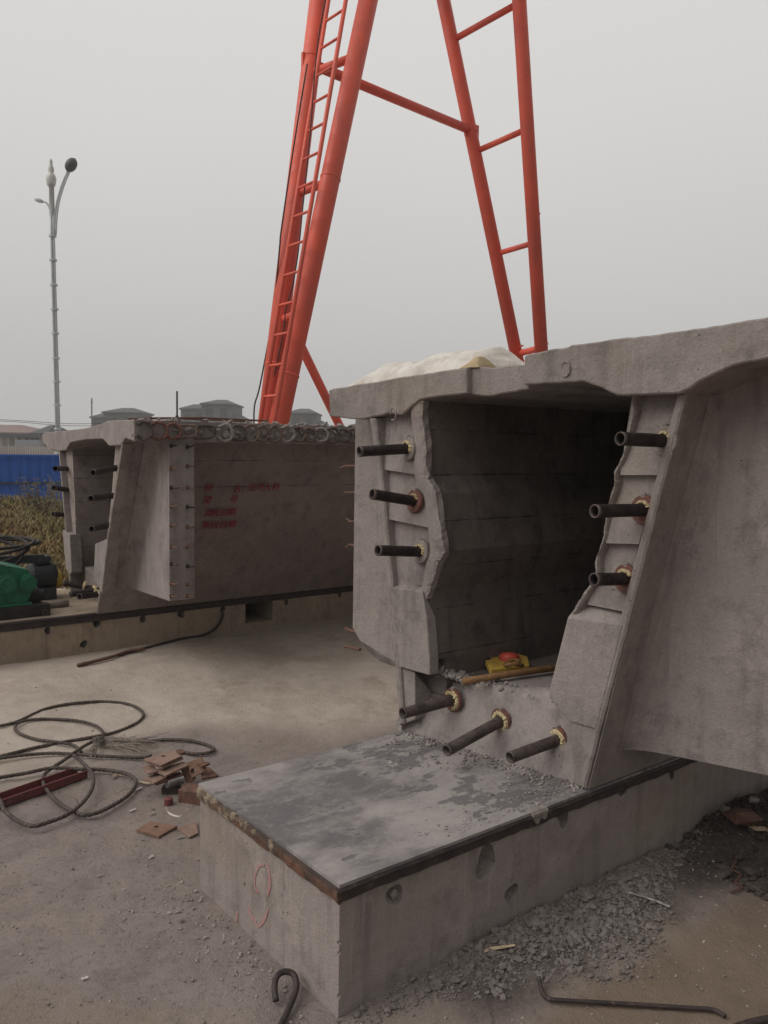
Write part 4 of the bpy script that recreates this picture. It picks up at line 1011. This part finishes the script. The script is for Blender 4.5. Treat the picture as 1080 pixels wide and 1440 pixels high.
# loose cable at the foot of the far bed
pts = [onb(314, 862, B2-.02), onb(310, 874, B2-.03), onb(300, 886, B2-.05)]+[onground(u, v, .012) for u, v in [(282, 894), (256, 898), (225, 906), (190, 915), (150, 925), (109, 936)]]
mb = MB(); mb.tube(smooth_path(pts, 6), .011, 8); tag(mb.build('electric_cable', 'cable', smooth=True), 'dark cable hanging from a hole in the far bed and trailing on the tan ground', 'cable')
pts = [onground(u, v, .022) for u, v in [(205, 913), (180, 916), (150, 926), (109, 935)]]
mb = MB(); mb.tube(smooth_path(pts, 5), [.006]+[.013]*14+[.012], 8); tag(mb.build('wrapped_rod', 'rust', smooth=True), 'thin brown rod bound to the dark cable on the tan ground', 'rod')

# ------------------------------------------------------------------ cloths on top of the near girder
def crumple(poly_bz, name, mat, label, cat, h_, off0, off1, seed):
    """heap of cloth: height field over the deck"""
    b0, b1 = poly_bz; nb, no = 90, 40; random.seed(seed); g = []
    zt_ = lambda b: np.interp(b, [p[0] for p in sorted(TOPZ)], [p[1] for p in sorted(TOPZ)])
    for i in range(nb+1):
        for j in range(no+1):
            b = b0+(b1-b0)*i/nb; o = off0+(off1-off0)*j/no
            k = min(1, 7*min(i/nb, 1-i/nb))**.6*min(1, 3.5*min(j/no, 1-j/no))**.5
            if b1-b0 < .35: k = math.sin(math.pi*i/nb)**.6*math.sin(math.pi*j/no)**.6*(.75+.5*noise.noise(Vector((b*17, o*13, seed*2.1))))
            n_ = noise.fractal(Vector((b*4+seed, o*4, seed*1.3)), 1., 2., 4); n2 = abs(noise.noise(Vector((b*9+seed, o*7, 3.3))))
            n3 = noise.noise(Vector((b*22, o*14+b*8, 1.3*seed))); h2 = k*h_*(.80+.18*n_)+.03*n2*k+.012*n3*k
            edge = .03*noise.noise(Vector((b*6, o*9, seed)))
            g.append(F1.X(b+edge, float(zt_(b))+.003+max(0, h2), o+edge))
    mb = MB(); m_ = no+1; mb.add(g, [(i*m_+j, i*m_+j+1, (i+1)*m_+j+1, (i+1)*m_+j) for i in range(nb) for j in range(no)])
    o = mb.build(name, mat, smooth=True); return tag(o, label, cat)
TOPZ = [Q(u, v, 0) for u, v in top_l]+[Q(u, v, .035) for u, v in [(692, 517), (730, 514)]]+[(-.1, Q(800, 487, -.045)[1]), (-.8, 2.3)]
bA, bB = Q(500, 541, .1)[0], Q(676, 517, .1)[0]
crumple((bB, bA), 'cloth', 'cloth', 'crumpled white cloth heaped on the left of the near girder deck', 'cloth', .125, .03, .55, 3)
crumple((Q(668, 517, .0)[0], Q(640, 517, .0)[0]), 'cloth', 'tan_cloth', 'small tan folded cloth at the right end of the white heap', 'cloth', .075, .02, .16, 9)
crumple((Q(740, 517, .6)[0], Q(712, 517, .6)[0]), 'cloth', 'cloth', 'small white cloth behind the slab step below the orange crane foot', 'cloth', .10, .5, .9, 5)
crumple((Q(802, 500, .5)[0], Q(752, 500, .5)[0]), 'cloth', 'cloth', 'scrap of white cloth on the near deck right of the crane foot', 'cloth', .07, .3, .7, 6)

# ------------------------------------------------------------------ things in the mouth of the near girder
def inb(u, v, z): return onz(u, v, z)
random.seed(21)
z0 = zf+.016
mb = MB(); a = inb(652, 958, z0+.014); b = inb(800, 937, z0+.018); mb.tube([a, a.lerp(b, .5)+Vector((0, 0, .004)), b+(b-a)*.5], .0165, 12)
tag(mb.build('bamboo_pole', 'wood', smooth=True), 'long brown pole lying in the mouth of the near girder', 'pole')
mb = MB(); a = onz(741, 984, zf-.03); b = onz(780, 974, zf-.03); mb.lathe(a, (b-a), [(.0, .001), (.0, .009), (-.002, .0135), (.16, .0135)], 12)
tag(mb.build('bamboo_stub', 'yellow'), 'short yellow-brown tube stub poking from the low anchor face', 'tube')
p = inb(715, 938, z0); yt = thing('power_tool', (p.x, p.y, z0), 'yellow tool with a round red cap lying in the near girder mouth', 'tool')
pp = lambda u, v, z: inb(u, v-5, z)
z1 = z0+.035
q = [pp(676, 921, z1), pp(700, 915, z1), pp(742, 928, z1), pp(745, 940, z1), pp(690, 946, z1)]
mb = MB(); mb.loft([[Vector((v.x, v.y, z0)) for v in q], [Vector((v.x, v.y, z1)) for v in q]]); mb.build('tool_body', 'yellow', yt, bevel=.006)
c = pp(716, 927, z1+.02); mb = MB(); mb.lathe(c-Vector((0, 0, .03)), (0.1, 0.1, 1), [(0, .045), (.012, .052), (.034, .049), (.043, .036), (.047, .001)], 18); mb.build('red_cap', 'yellowred', yt, smooth=True)
mb = MB(); c = pp(722, 938, z1+.012); mb.tube([c+Vector((math.cos(a)*.05, math.sin(a)*.035, .008*math.sin(2*a))) for a in [i*.4 for i in range(15)]], .009, 8); mb.build('cord_loop', 'wood', yt, smooth=True)
mb = MB(); c = pp(683, 937, z0+.02); mb.lathe(c, (1, .3, 0), [(0, .001), (0, .02), (.03, .022), (.03, .001)], 12); mb.build('nozzle', 'black', yt)

# ------------------------------------------------------------------ wire ropes
def rope_path(z7, lift=0., n=7, tw=0):
    out_ = []
    for k, (x, y) in enumerate(z7):
        u, v = x/3.375, 960+y/3.375; p = onground(u, v, .008+lift+.004*math.sin(k*1.7)); out_.append(p)
    return smooth_path(out_, n)
def rope(z7, r, label, lift=0., name='wire_rope'):
    mb = MB(); mb.tube(rope_path(z7, lift, 34), r, 16, rf=lambda a: 1+.17*math.cos(4*a), twist=55)
    return tag(mb.build(name, 'rope', smooth=True), label, 'wire rope')
rr = .0088
rope([(-60, 222), (0, 205), (80, 185), (200, 130), (300, 105), (400, 93), (500, 90), (600, 100), (660, 125), (680, 155), (650, 190), (560, 230), (480, 250), (380, 268), (300, 282), (150, 312), (0, 350), (-60, 365)], rr, 'dark steel wire rope forming the widest oval loop, farthest back on the left')
rope([(-60, 365), (0, 358), (120, 343), (260, 335), (400, 343), (480, 348), (560, 352), (680, 355), (720, 345)], rr, 'straight run of dark wire rope leading into the rusty plates', .012)
rope([(495, 243), (455, 205), (360, 180), (200, 172), (100, 186), (70, 215), (100, 245), (180, 270), (270, 282), (350, 298), (385, 330)], rr*.95, 'smaller thin wire rope loop lying inside the widest oval loop', .004)
rope([(490, 255), (400, 300), (300, 370), (225, 420), (203, 455), (215, 500), (270, 565), (340, 608), (410, 628), (500, 600), (600, 540), (645, 480), (625, 445), (570, 425), (470, 412), (400, 412), (250, 405), (120, 430), (0, 450), (-60, 462)], rr*1.05, 'wire rope loop lying nearest the rusty plates, crossing the red channel', .016)
rope([(-40, 515), (0, 560), (20, 605), (80, 655), (150, 680), (220, 665), (320, 625), (400, 560), (440, 490), (435, 430), (395, 385), (350, 345)], rr*1.05, 'wire rope loop curling round the end of the red channel, nearest the camera', .03)
rope([(470, 285), (560, 283), (640, 284), (720, 276), (800, 270), (900, 275), (980, 295), (1015, 315), (990, 332), (930, 338), (880, 332), (850, 320)], rr, 'narrow wire rope loop stretching right behind the rusty plates', .004)
random.seed(5)
mb = MB()
for i in range(70):
    x0, y0_ = random.uniform(430, 520), random.uniform(255, 300); l = random.uniform(80, 320); dy = random.uniform(-40, 75)
    p = []
    for t in (0, .35, .7, 1): p.append(onground((x0+l*t)/3.375, 960+(y0_+dy*t*t+random.uniform(-6, 6))/3.375, .012+.02*math.sin(t*3)*random.random()))
    mb.tube(smooth_path(p, 3), .0014, 4)
for i in range(14):
    p = [onground((480+random.uniform(-30, 20))/3.375, 960+(265+random.uniform(-10, 10))/3.375, .03), onground((430+random.uniform(-15, 25))/3.375, 960+(340+random.uniform(-10, 20))/3.375, .03)]
    mb.tube([p[0], p[0].lerp(p[1], .5)+Vector((0, 0, .02)), p[1]], .0025, 4)
tag(mb.build('frayed_wire', 'wire'), 'pale frayed bundle of thin wires where the ropes cross', 'wire bundle', kind='stuff')
# red channel
def zpt(x, y, lift=0.): return onground(x/3.375, 960+y/3.375, lift)
A, B_ = zpt(-60, 600, 0), zpt(390, 440, 0); d = (B_-A).normalized(); s = Vector((d.y, -d.x, 0)); 
rc = thing('steel_channel', A, 'worn red-painted steel channel lying on the ground under the wire rope', 'steel channel')
def prof_bar(A, B_, prof, root, name, mat):
    d = (B_-A).normalized(); s = Vector((-d.y, d.x, 0)); mb = MB(); mb.loft([[P_+s*x+Vector((0, 0, z)) for x, z in prof] for P_ in (A, B_)]); return mb.build(name, mat, root)
w2 = .048
prof_bar(A, B_, [(-w2, .0), (-w2, .04), (-w2+.006, .04), (-w2+.006, .008), (w2-.006, .008), (w2-.006, .04), (w2, .04), (w2, 0)], rc, 'web', 'redpaint')
for t in (.12, .83):
    p = A.lerp(B_, t); mb = MB(); mb.lathe(p+Vector((0, 0, .009)), (0, 0, 1), [(0, .011), (.004, .011), (.004, .001)], 10); mb.build('bolt_hole', 'black', rc)

# ------------------------------------------------------------------ rusty plates pile
def zp5(x, y): return (180+x/7.714, 1040+y/7.714)
def splate(c4, z, th, mat, label, hole=None, hr=.014, tilt=None):
    pts = [onz(*zp5(x, y), z) for x, y in c4]
    if tilt: pts = [hit(*zp5(x, y), tilt[0], tilt[1]) for x, y in c4]
    nrm = (pts[1]-pts[0]).cross(pts[2]-pts[1]).normalized()
    if nrm.z < 0: nrm = -nrm
    if hole is None: hc_ = None
    else: hc_ = hit(*zp5(*hole), pts[0], nrm)
    mb = MB(); n = 24
    if hc_ is None:
        mb.loft([pts, [p-nrm*th for p in pts]])
    else:
        x_ = (pts[1]-pts[0]).normalized(); y_ = nrm.cross(x_)
        outer = []; inner = []
        for k in range(n):
            a = 2*math.pi*k/n; dv = x_*math.cos(a)+y_*math.sin(a); inner.append(hc_+dv*hr)
            best = None
            for i in range(4):
                p, q = pts[i], pts[(i+1) % 4]; e_ = q-p; m_ = nrm.cross(e_); den = dv.dot(m_)
                if abs(den) > 1e-9:
                    t = (p-hc_).dot(m_)/den; 
                    if t > 0 and (best is None or t < best): best = t
            outer.append(hc_+dv*best)
        # snap nearest ray ends to the corners
        for p in pts:
            k = min(range(n), key=lambda i: (outer[i]-p).length); outer[k] = p.copy()
        dn = -nrm*th; vs = inner+outer+[p+dn for p in inner]+[p+dn for p in outer]; fs = []
        for k in range(n):
            l = (k+1) % n; fs += [(k, l, n+l, n+k), (2*n+k, 3*n+k, 3*n+l, 2*n+l), (n+k, n+l, 3*n+l, 3*n+k), (k, 2*n+k, 2*n+l, l)]
        mb.add(vs, fs)
    o = mb.build('steel_plate', mat); return tag(o, label, 'steel plate', 'rusty anchor plates by the near bed')
zg = GZ(-.2, 1.25)
splate([(165, 212), (490, 112), (588, 172), (362, 275)], zg+.19, .008, 'rust_light', 'topmost pale rusty plate with a round hole, on the plate pile', (388, 178))
splate([(200, 238), (500, 150), (600, 198), (375, 302)], zg+.175, .009, 'rust_light', 'second pale plate of the pile, just under the topmost plate with the hole')
splate([(150, 290), (260, 262), (330, 340), (215, 370)], zg+.15, .008, 'rust_light', 'small yellowish rusty plate at the left edge of the pile')
splate([(305, 325), (600, 240), (680, 262), (410, 388)], zg+.15, .009, 'rust_light', 'flat pale plate under the upright orange plate in the pile', (480, 290))
splate([(165, 420), (310, 358), (420, 405), (280, 470)], zg+.125, .009, 'rust_light', 'smooth pale plate jutting out at the lower left of the pile')
splate([(300, 430), (560, 345), (600, 385), (300, 480)], zg+.115, .010, 'redox', 'dark red plate edge under the pale plates, above the steel tube')
splate([(640, 250), (800, 190), (850, 330), (690, 420)], 0, .010, 'rust_orange', 'orange rusty plate propped steeply with a dark hole, in the pile', (705, 340), .014, tilt=(onz(*zp5(690, 420), zg+.09), (-.65, -.60, .50)))
splate([(560, 300), (700, 250), (730, 420), (640, 500)], 0, .012, 'rust_orange', 'brown tilted plate leaning below the orange plate', None, .01, tilt=(onz(*zp5(640, 500), zg+.05), (-.6, -.6, .5)))
splate([(780, 280), (880, 300), (985, 388), (800, 420)], zg+.10, .010, 'rust', 'dark brown triangular plate at the right of the pile touching the bed')
splate([(745, 255), (870, 240), (890, 255), (800, 290)], zg+.16, .010, 'rust', 'narrow dark rusty strip sticking out behind the orange plate')
splate([(520, 112), (600, 105), (625, 135), (560, 150)], zg+.20, .014, 'rust', 'small dark rusty block lying behind the topmost plate')
splate([(92, 975), (240, 885), (535, 935), (335, 1048)], zg+.026, .012, 'rust_orange', 'single orange rusty plate flat on the ground in front of the pile', (312, 944), .012)
splate([(535, 955), (740, 890), (760, 1010), (665, 1055)], zg+.022, .010, 'rust_light', 'dull brown plate flat on the ground against the near bed')
# supports of the heap
jk = thing('hydraulic_jack', onz(*zp5(560, 740), zg), 'rusty brown block with a bright steel cylinder under the plates', 'jack')
a = onz(*zp5(570, 745), zg); mb = MB(); 
e1 = Vector((.6, -.8, 0)); e2 = Vector((.8, .6, 0))
mb.obox(a+e1*.055+e2*.06+Vector((0, 0, .045)), e1*.075, e2*.05, Vector((0, 0, .045))); mb.build('jack_block', 'rust', jk, bevel=.004)
mb = MB(); c = onz(*zp5(420, 480), zg+.09); d_ = onz(*zp5(590, 430), zg+.09); mb.lathe(c, d_-c, [(0, .001), (0, .022), (.004, .024), ((d_-c).length, .024)], 18); mb.build('steel_cylinder', 'chrome', jk, smooth=False)
mb = MB(); c = onz(*zp5(440, 690), zg+.03); mb.lathe(c, (0, 0, 1), [(-.03, .022), (.025, .022), (.03, .012), (.03, .001)], 14); mb.build('red_knob', 'redpaint', jk)
mb = MB(); c = onz(*zp5(380, 560), zg+.03); d_ = onz(*zp5(560, 560), zg+.03); mb.bar(c, d_, .07, .06); mb.build('jack_foot', 'dark_steel', jk)
mb = MB()
pts = [onz(*zp5(x, y), zg+.008) for x, y in [(405, 760), (420, 810), (480, 850), (560, 862), (620, 820), (640, 765)]]; rg = []
P_ = smooth_path(pts, 4)
for p in P_: rg.append([p+Vector((0, 0, -.006)), p+Vector((.006, .006, -.004)), p+Vector((.014, .014, .010)), p+Vector((.004, .004, .014))])
mb.loft(rg); tag(mb.build('plastic_strap', 'white', smooth=True), 'curved white plastic strap on the ground at the foot of the plate pile', 'strap')

# ------------------------------------------------------------------ loose bars in the foreground
pts = [onground(u, v, .012) for u, v in [(388, 1412), (386, 1398), (390, 1389), (400, 1384), (412, 1385), (417, 1394), (414, 1406), (406, 1422), (396, 1440), (384, 1462)]]
for i, p in enumerate(pts): p.z += [.02, .05, .07, .075, .065, .05, .03, .015, .004, 0][i]*.6
mb = MB(); mb.tube(smooth_path(pts, 5), .0105, 10); tag(mb.build('hooked_rebar', 'dark_steel', smooth=True), 'dark round bar bent into a hook at the foot of the near bed', 'rebar')
pts = [onground(u, v, .012) for u, v in [(757, 1385), (762, 1394), (768, 1402), (780, 1406), (830, 1409), (900, 1413), (960, 1417), (995, 1419), (1008, 1422), (1020, 1429)]]
pts[0].z += .03
mb = MB(); mb.tube(smooth_path(pts, 5), .0075, 10); tag(mb.build('bent_rebar', 'dark_steel', smooth=True), 'long dark steel bar bent at both ends on the brown ground', 'rebar')
pts = [onground(u, v, .01) for u, v in [(1032, 1446), (1060, 1437), (1110, 1428)]]
mb = MB(); mb.tube(smooth_path(pts, 4), .012, 10); tag(mb.build('rebar', 'dark_steel', smooth=True), 'end of a dark bar cut off by the lower right corner', 'rebar')
pts = [onground(u, v, .012) for u, v in [(1036, 1208), (1030, 1222), (1042, 1230), (1034, 1240), (1044, 1248), (1028, 1254)]]
mb = MB(); mb.tube(smooth_path(pts, 4), .005, 8); tag(mb.build('bent_wire', 'rust', smooth=True), 'small crooked muddy wire on the brown ground at the right', 'wire')
def splinter(px, r, label, mat='splinter', name='wood_splinter', cat='wood'):
    P_ = [onground(u, v, r+.004) for u, v in px]; mb = MB()
    rings = []
    for i, p in enumerate(P_):
        t = (P_[-1]-P_[0]).normalized(); s = Vector((-t.y, t.x, 0)); k = r*random.uniform(.6, 1.2); rings.append([p+s*k*1.4, p+Vector((0, 0, k)), p-s*k*1.4, p-Vector((0, 0, k*.6))])
    mb.loft(rings); tag(mb.build(name, mat), label, cat)
random.seed(12)
splinter([(681, 1338), (690, 1334), (705, 1332), (724, 1329)], .006, 'pale yellow wood splinter on the rubble below the near bed')
splinter([(884, 1255), (905, 1261), (925, 1268), (942, 1275)], .006, 'thin pale splinter at the edge of the rubble on brown mud', 'pebble')
splinter([(1052, 1161), (1062, 1166), (1075, 1166), (1086, 1172)], .014, 'cream coloured rag strip on dark debris under the girder wing', 'splinter', 'rag', 'rag')
splinter([(195, 1098), (204, 1101), (218, 1101)], .007, 'pale wood sliver beside the wire rope and rusty plates')
splinter([(158, 1092), (166, 1089), (172, 1090)], .008, 'cream stick lying inside the near wire rope loop')
splinter([(199, 1107), (188, 1112)], .007, 'white lump beside the wire rope, left of the plate pile', 'white', 'scrap', 'scrap')
for (u, v, l, nm) in ((186, 1139, 8, 'white scrap left of the plate pile'), (213, 1144, 7, 'bent pale scrap just left of the red knob'), (212, 1205, 5, 'tiny white scrap alone on the ground in front of the orange plate'), (119, 1375, 9, 'white paper scrap alone on the bare ground, lower left'), (254, 1177, 10, 'pale scrap beside the dull brown plate'), (140, 1230, 8, 'small grey chip in the middle of the bare left ground'), (254, 1294, 8, 'pale chip of stone near the red mark on the bed')):
    splinter([(u-l/2, v+1.5), (u, v), (u+l/2, v-1.5)], .005, nm, 'white' if 'white' in nm else 'pebble', 'scrap', 'scrap')

# ------------------------------------------------------------------ rubble, gravel, debris (stuff)
random.seed(3)
mb = MB(); n = 0
while n < 9500:
    x_ = random.uniform(-.05, 2.2); y_ = -abs(random.gauss(0, .24))-.01
    dens = math.exp(-((x_-1.0)/.55)**2)
    lim = .07+.42*dens
    if -y_ > lim*random.uniform(.75, 1.1) or random.random() > .25+.8*dens: continue
    s = random.choice([.0025, .0035, .0045, .006, .009]) if random.random() < .972-.03*dens else random.uniform(.012, .024)
    chunk(mb, (x_, y_, GZ(x_, y_)+s*.25), s, .7); n += 1
tag(mb.build('rubble', 'stone'), 'heap of grey broken concrete rubble along the foot of the near bed', 'rubble', kind='stuff')
mb = MB()
for i in range(1500):
    x_ = random.uniform(1.8, 4.2); y_ = random.gauss(-.25, .35)
    if y_ > -.01 : continue
    s = random.uniform(.008, .05)*(1 if random.random() < .25 else .5); chunk(mb, (x_, y_, GZ(x_, y_)+s*.3), s, .6)
tag(mb.build('debris', simple('dark_debris', (.085, .065, .058), (.05, .04, .036), .95, scale=20, c3=(.26, .22, .20))), 'dark muddy debris under the near girder wing at the right', 'debris', kind='stuff')
mb = MB()
for i in range(7000):
    d = 1.2+4.6*random.random()**.8; u = random.uniform(-60, 1140); p = atd(u, 700, d); x_, y_ = p.x, p.y
    if -0.02 < y_ < 1.02 and x_ > -.01: continue
    if y_ > 2.0 and random.random() < .8: continue
    s = .0022+.006*random.random()**4; chunk(mb, (x_, y_, GZ(x_, y_)+s*.3), s, .8)
for i in range(170):
    x_ = -abs(random.gauss(0, .12))-.01; y_ = random.uniform(-.05, 1.2); s = random.uniform(.003, .010); chunk(mb, (x_, y_, GZ(x_, y_)+s*.3), s)
tag(mb.build('gravel', 'pebble'), 'fine loose grit and small stones scattered over the ground', 'gravel', kind='stuff')
mb = MB()
for i in range(2600):
    b = random.uniform(.02, .98); o = -abs(random.gauss(0, .06))-.01 if i % 3 else -abs(random.gauss(0, .2)); x_ = 1.235-.17*b+o+.10
    s = .0018+.011*random.random()**4; chunk(mb, (x_, b, H+s*.3), s, .7)
for i in range(160):
    x_ = random.uniform(.5, 1.2); b = .03+abs(random.gauss(0, .06)); s = .002+.006*random.random()**2; chunk(mb, (x_, b, H+s*.3), s, .6)
tag(mb.build('cement_crumbs', 'pebble'), 'crumbs of broken cement on the steel top in front of the girder mouth', 'crumbs', kind='stuff')
# boulders / bigger debris near the wing
random.seed(31)
for (u, v, s, mt, lb_) in ((1020, 1139, .05, 'conc_raw', 'pale upright lump of broken concrete at the foot of the bed under the wing'), (1060, 1124, .045, 'conc_raw', 'pale flat lump of concrete on the debris near the right edge'), (1045, 1148, .10, 'rust', 'dull red-brown sack-like lump in the dark debris at the right edge'), (1035, 1123, .04, 'conc_raw', 'small pale lump high on the debris heap under the wing'), (1022, 1168, .03, 'conc_raw', 'small pale shard at the front of the dark debris')):
    mb = MB(); p = onground(u, v, s*.5); chunk(mb, p, s, .6); tag(mb.build('concrete_lump', mt, loc=None), lb_, 'lump')

# ------------------------------------------------------------------ small mast on the far girder
p = onz(249, 587, tl[-1][1]+.001); pz = tl[-1][1]; ps = hit(249, 586, (0, SE+.35, 0), (0, 1, 0))
am = thing('marker_post', (ps.x, ps.y, pz), 'thin grey post standing on the far girder deck', 'post')
mb = MB(); mb.tube([(ps.x, ps.y, pz), (ps.x, ps.y, hit(248, 550, (0, ps.y, 0), (0, 1, 0)).z)], .0075, 8); mb.build('rod', 'lampgrey', am)
mb = MB(); mb.lathe((ps.x, ps.y, pz), (0, 0, 1), [(0, .001), (0, .03), (.02, .03), (.022, .012), (.05, .012)], 12); mb.build('foot', 'lampgrey', am)

# ------------------------------------------------------------------ far buildings
def villa(px0, px1, vt, D, label, storeys=3, roofm='villa_dark', wallm='villa', blocks=None, name='villa'):
    """blocks: (u0,u1,vtop,roof overhang px)"""
    mid = atd((px0+px1)/2, 620, D); rt = cR.copy(); rt.z = 0; rt.normalize(); fw = Vector((-rt.y, rt.x, 0))
    root = thing(name, (mid.x, mid.y, 0), label, 'building')
    for (u0, u1, v_, dep) in blocks:
        a, b = atd(u0, v_, D), atd(u1, v_, D); wd = (b-a).dot(rt); c = (a+b)/2; zt_ = c.z; c = Vector((c.x, c.y, 0))+fw*(dep/2)
        mb = MB(); mb.obox(c+Vector((0, 0, zt_/2-.6)), rt*(wd/2*.93), fw*(dep/2*.93), Vector((0, 0, zt_/2-.6+.0)))
        wallo = mb.build('wall', wallm, root)
        mb = MB(); ze = zt_-1.15; ov = wd/2*1.0; od = dep/2*1.05
        B0 = [c+rt*s1*ov+fw*s2*od+Vector((0, 0, ze)) for s1, s2 in ((-1, -1), (1, -1), (1, 1), (-1, 1))]
        B1 = [p+Vector((0, 0, .25)) for p in B0]; B1 = [c+(p-c)*1.0 for p in B1]; T_ = [c+rt*s1*ov*.30+fw*s2*od*.12+Vector((0, 0, zt_)) for s1, s2 in ((-1, -1), (1, -1), (1, 1), (-1, 1))]
        mb.loft([B0, B1, T_]); mb.build('roof', roofm, root)
        nf = max(2, int(ze/3.0)); nw = max(2, int(wd/2.6))
        for k in range(nf):
            for j in range(nw):
                cc = c-fw*(dep/2*.93+.03)+rt*((j+.5)/nw-.5)*wd*.86+Vector((0, 0, ze-1.5-3.0*k))
                if cc.z < 3: continue
                mb = MB(); mb.obox(cc, rt*.62, fw*.05, Vector((0, 0, .8))); mb.build('window', 'glass', root)
            mb = MB(); cc = c-fw*(dep/2*.93+.25)+Vector((0, 0, ze-2.9-3*k)); mb.obox(cc, rt*(wd/2*.93), fw*.3, Vector((0, 0, .12))); mb.build('balcony_slab', wallm, root)
    return root
v1 = villa(125, 193, 574, 150, 'grey hazy villa with a thin mast, left of the lone post', blocks=[(126, 160, 579, 9), (143, 193, 572, 11)])
mb = MB(); a = atd(129, 585, 152); mb.tube([a, atd(129, 560, 152)], .12, 6); 
mb.tube([atd(127.5, 566, 152), atd(130.5, 566, 152)], .08, 5); mb.build('roof_mast', 'lampgrey', v1)
villa(250, 328, 562, 150, 'tallest grey hazy villa with two stepped hip roofs, behind the far girder', blocks=[(252, 290, 567, 9), (281, 327, 560, 12), (318, 344, 583, 9)])
villa(403, 447, 575, 150, 'small grey hazy villa right of the thick orange crane leg', blocks=[(403, 447, 573, 11), (440, 458, 591, 8)])
villa(-60, 40, 598, 95, 'long pinkish roofed low building at the left edge above the blue fence', blocks=[(-70, 42, 596, 10)], roofm='pinkroof', wallm='palewall', name='low_building')
villa(30, 66, 598, 90, 'small grey block beside the pink-roofed building', blocks=[(43, 67, 597, 8)], roofm='villa_dark', wallm='villa', name='low_building')
# porch / colonnade in front
rt = cR.copy(); rt.z = 0; rt.normalize(); fw = Vector((-rt.y, rt.x, 0))
po = thing('colonnade', atd(10, 640, 80)*1., 'pale open colonnade with grey flat roof above the blue fence', 'building')
WLOC[po.name].z = 0; po.location.z = 0
a, b = atd(-60, 612, 80), atd(62, 612, 80); zt_ = atd(10, 612, 80).z
mb = MB(); mb.obox((a+b)/2+fw*2, rt*((b-a).length/2), fw*3, Vector((0, 0, .18))); mb.build('roof', 'villa_dark', po)
for i in range(12):
    p = a.lerp(b, (i+.5)/12); mb = MB(); mb.box((p.x-.22, p.y-.22, 0), (p.x+.22, p.y+.22, zt_-.18)); mb.build('column', 'palewall', po)
c = atd(40, 630, 79); mb = MB(); mb.obox(Vector((c.x, c.y, zt_/2-.1)), rt*1.1, fw*.3, Vector((0, 0, zt_/2-.3))); mb.build('panel', 'bluewall', po)
ra = thing('railing', atd(30, 640, 60), 'row of short pale posts of a railing seen above the blue fence', 'railing')
a, b = atd(-30, 640, 60), atd(80, 640, 60); ztr = atd(40, 628, 60).z
for i in range(34):
    p = a.lerp(b, i/33); mb = MB(); mb.box((p.x-.06, p.y-.06, .0), (p.x+.06, p.y+.06, ztr)); mb.build('post', 'palewall', ra)
mb = MB(); mb.bar((a.x, a.y, ztr-.15), (b.x, b.y, ztr-.15), .08, .08); mb.build('top_rail', 'palewall', ra)
# overhead wires
for k, (v0, v1_) in enumerate(((590, 597), (592, 600))):
    mb = MB(); P_ = [atd(-60, v0-2, 70), atd(20, v0+1, 70), atd(110, v1_-1, 72), atd(260, v1_-4, 76)]; mb.tube(smooth_path(P_, 4), .022, 5)
    tag(mb.build('overhead_wire', 'cable'), ['upper thin overhead wire crossing behind the street lamp', 'lower thin overhead wire crossing behind the street lamp'][k], 'wire')

# ------------------------------------------------------------------ haze
HAZE = True
if HAZE:
    m, N, L, P = new_mat('haze_air'); N.remove(P); v = N.new('ShaderNodeVolumePrincipled'); v.inputs['Color'].default_value = (.9, .9, .9, 1); v.inputs['Density'].default_value = .0016
    L.new(v.outputs[0], N['Material Output'].inputs['Volume'])
    mb = MB(); mb.box((-60, -60, -1.2), (190, 190, 22)); o = mb.build('haze', m); tag(o, 'pale even haze hanging over the whole site', 'haze', kind='stuff')
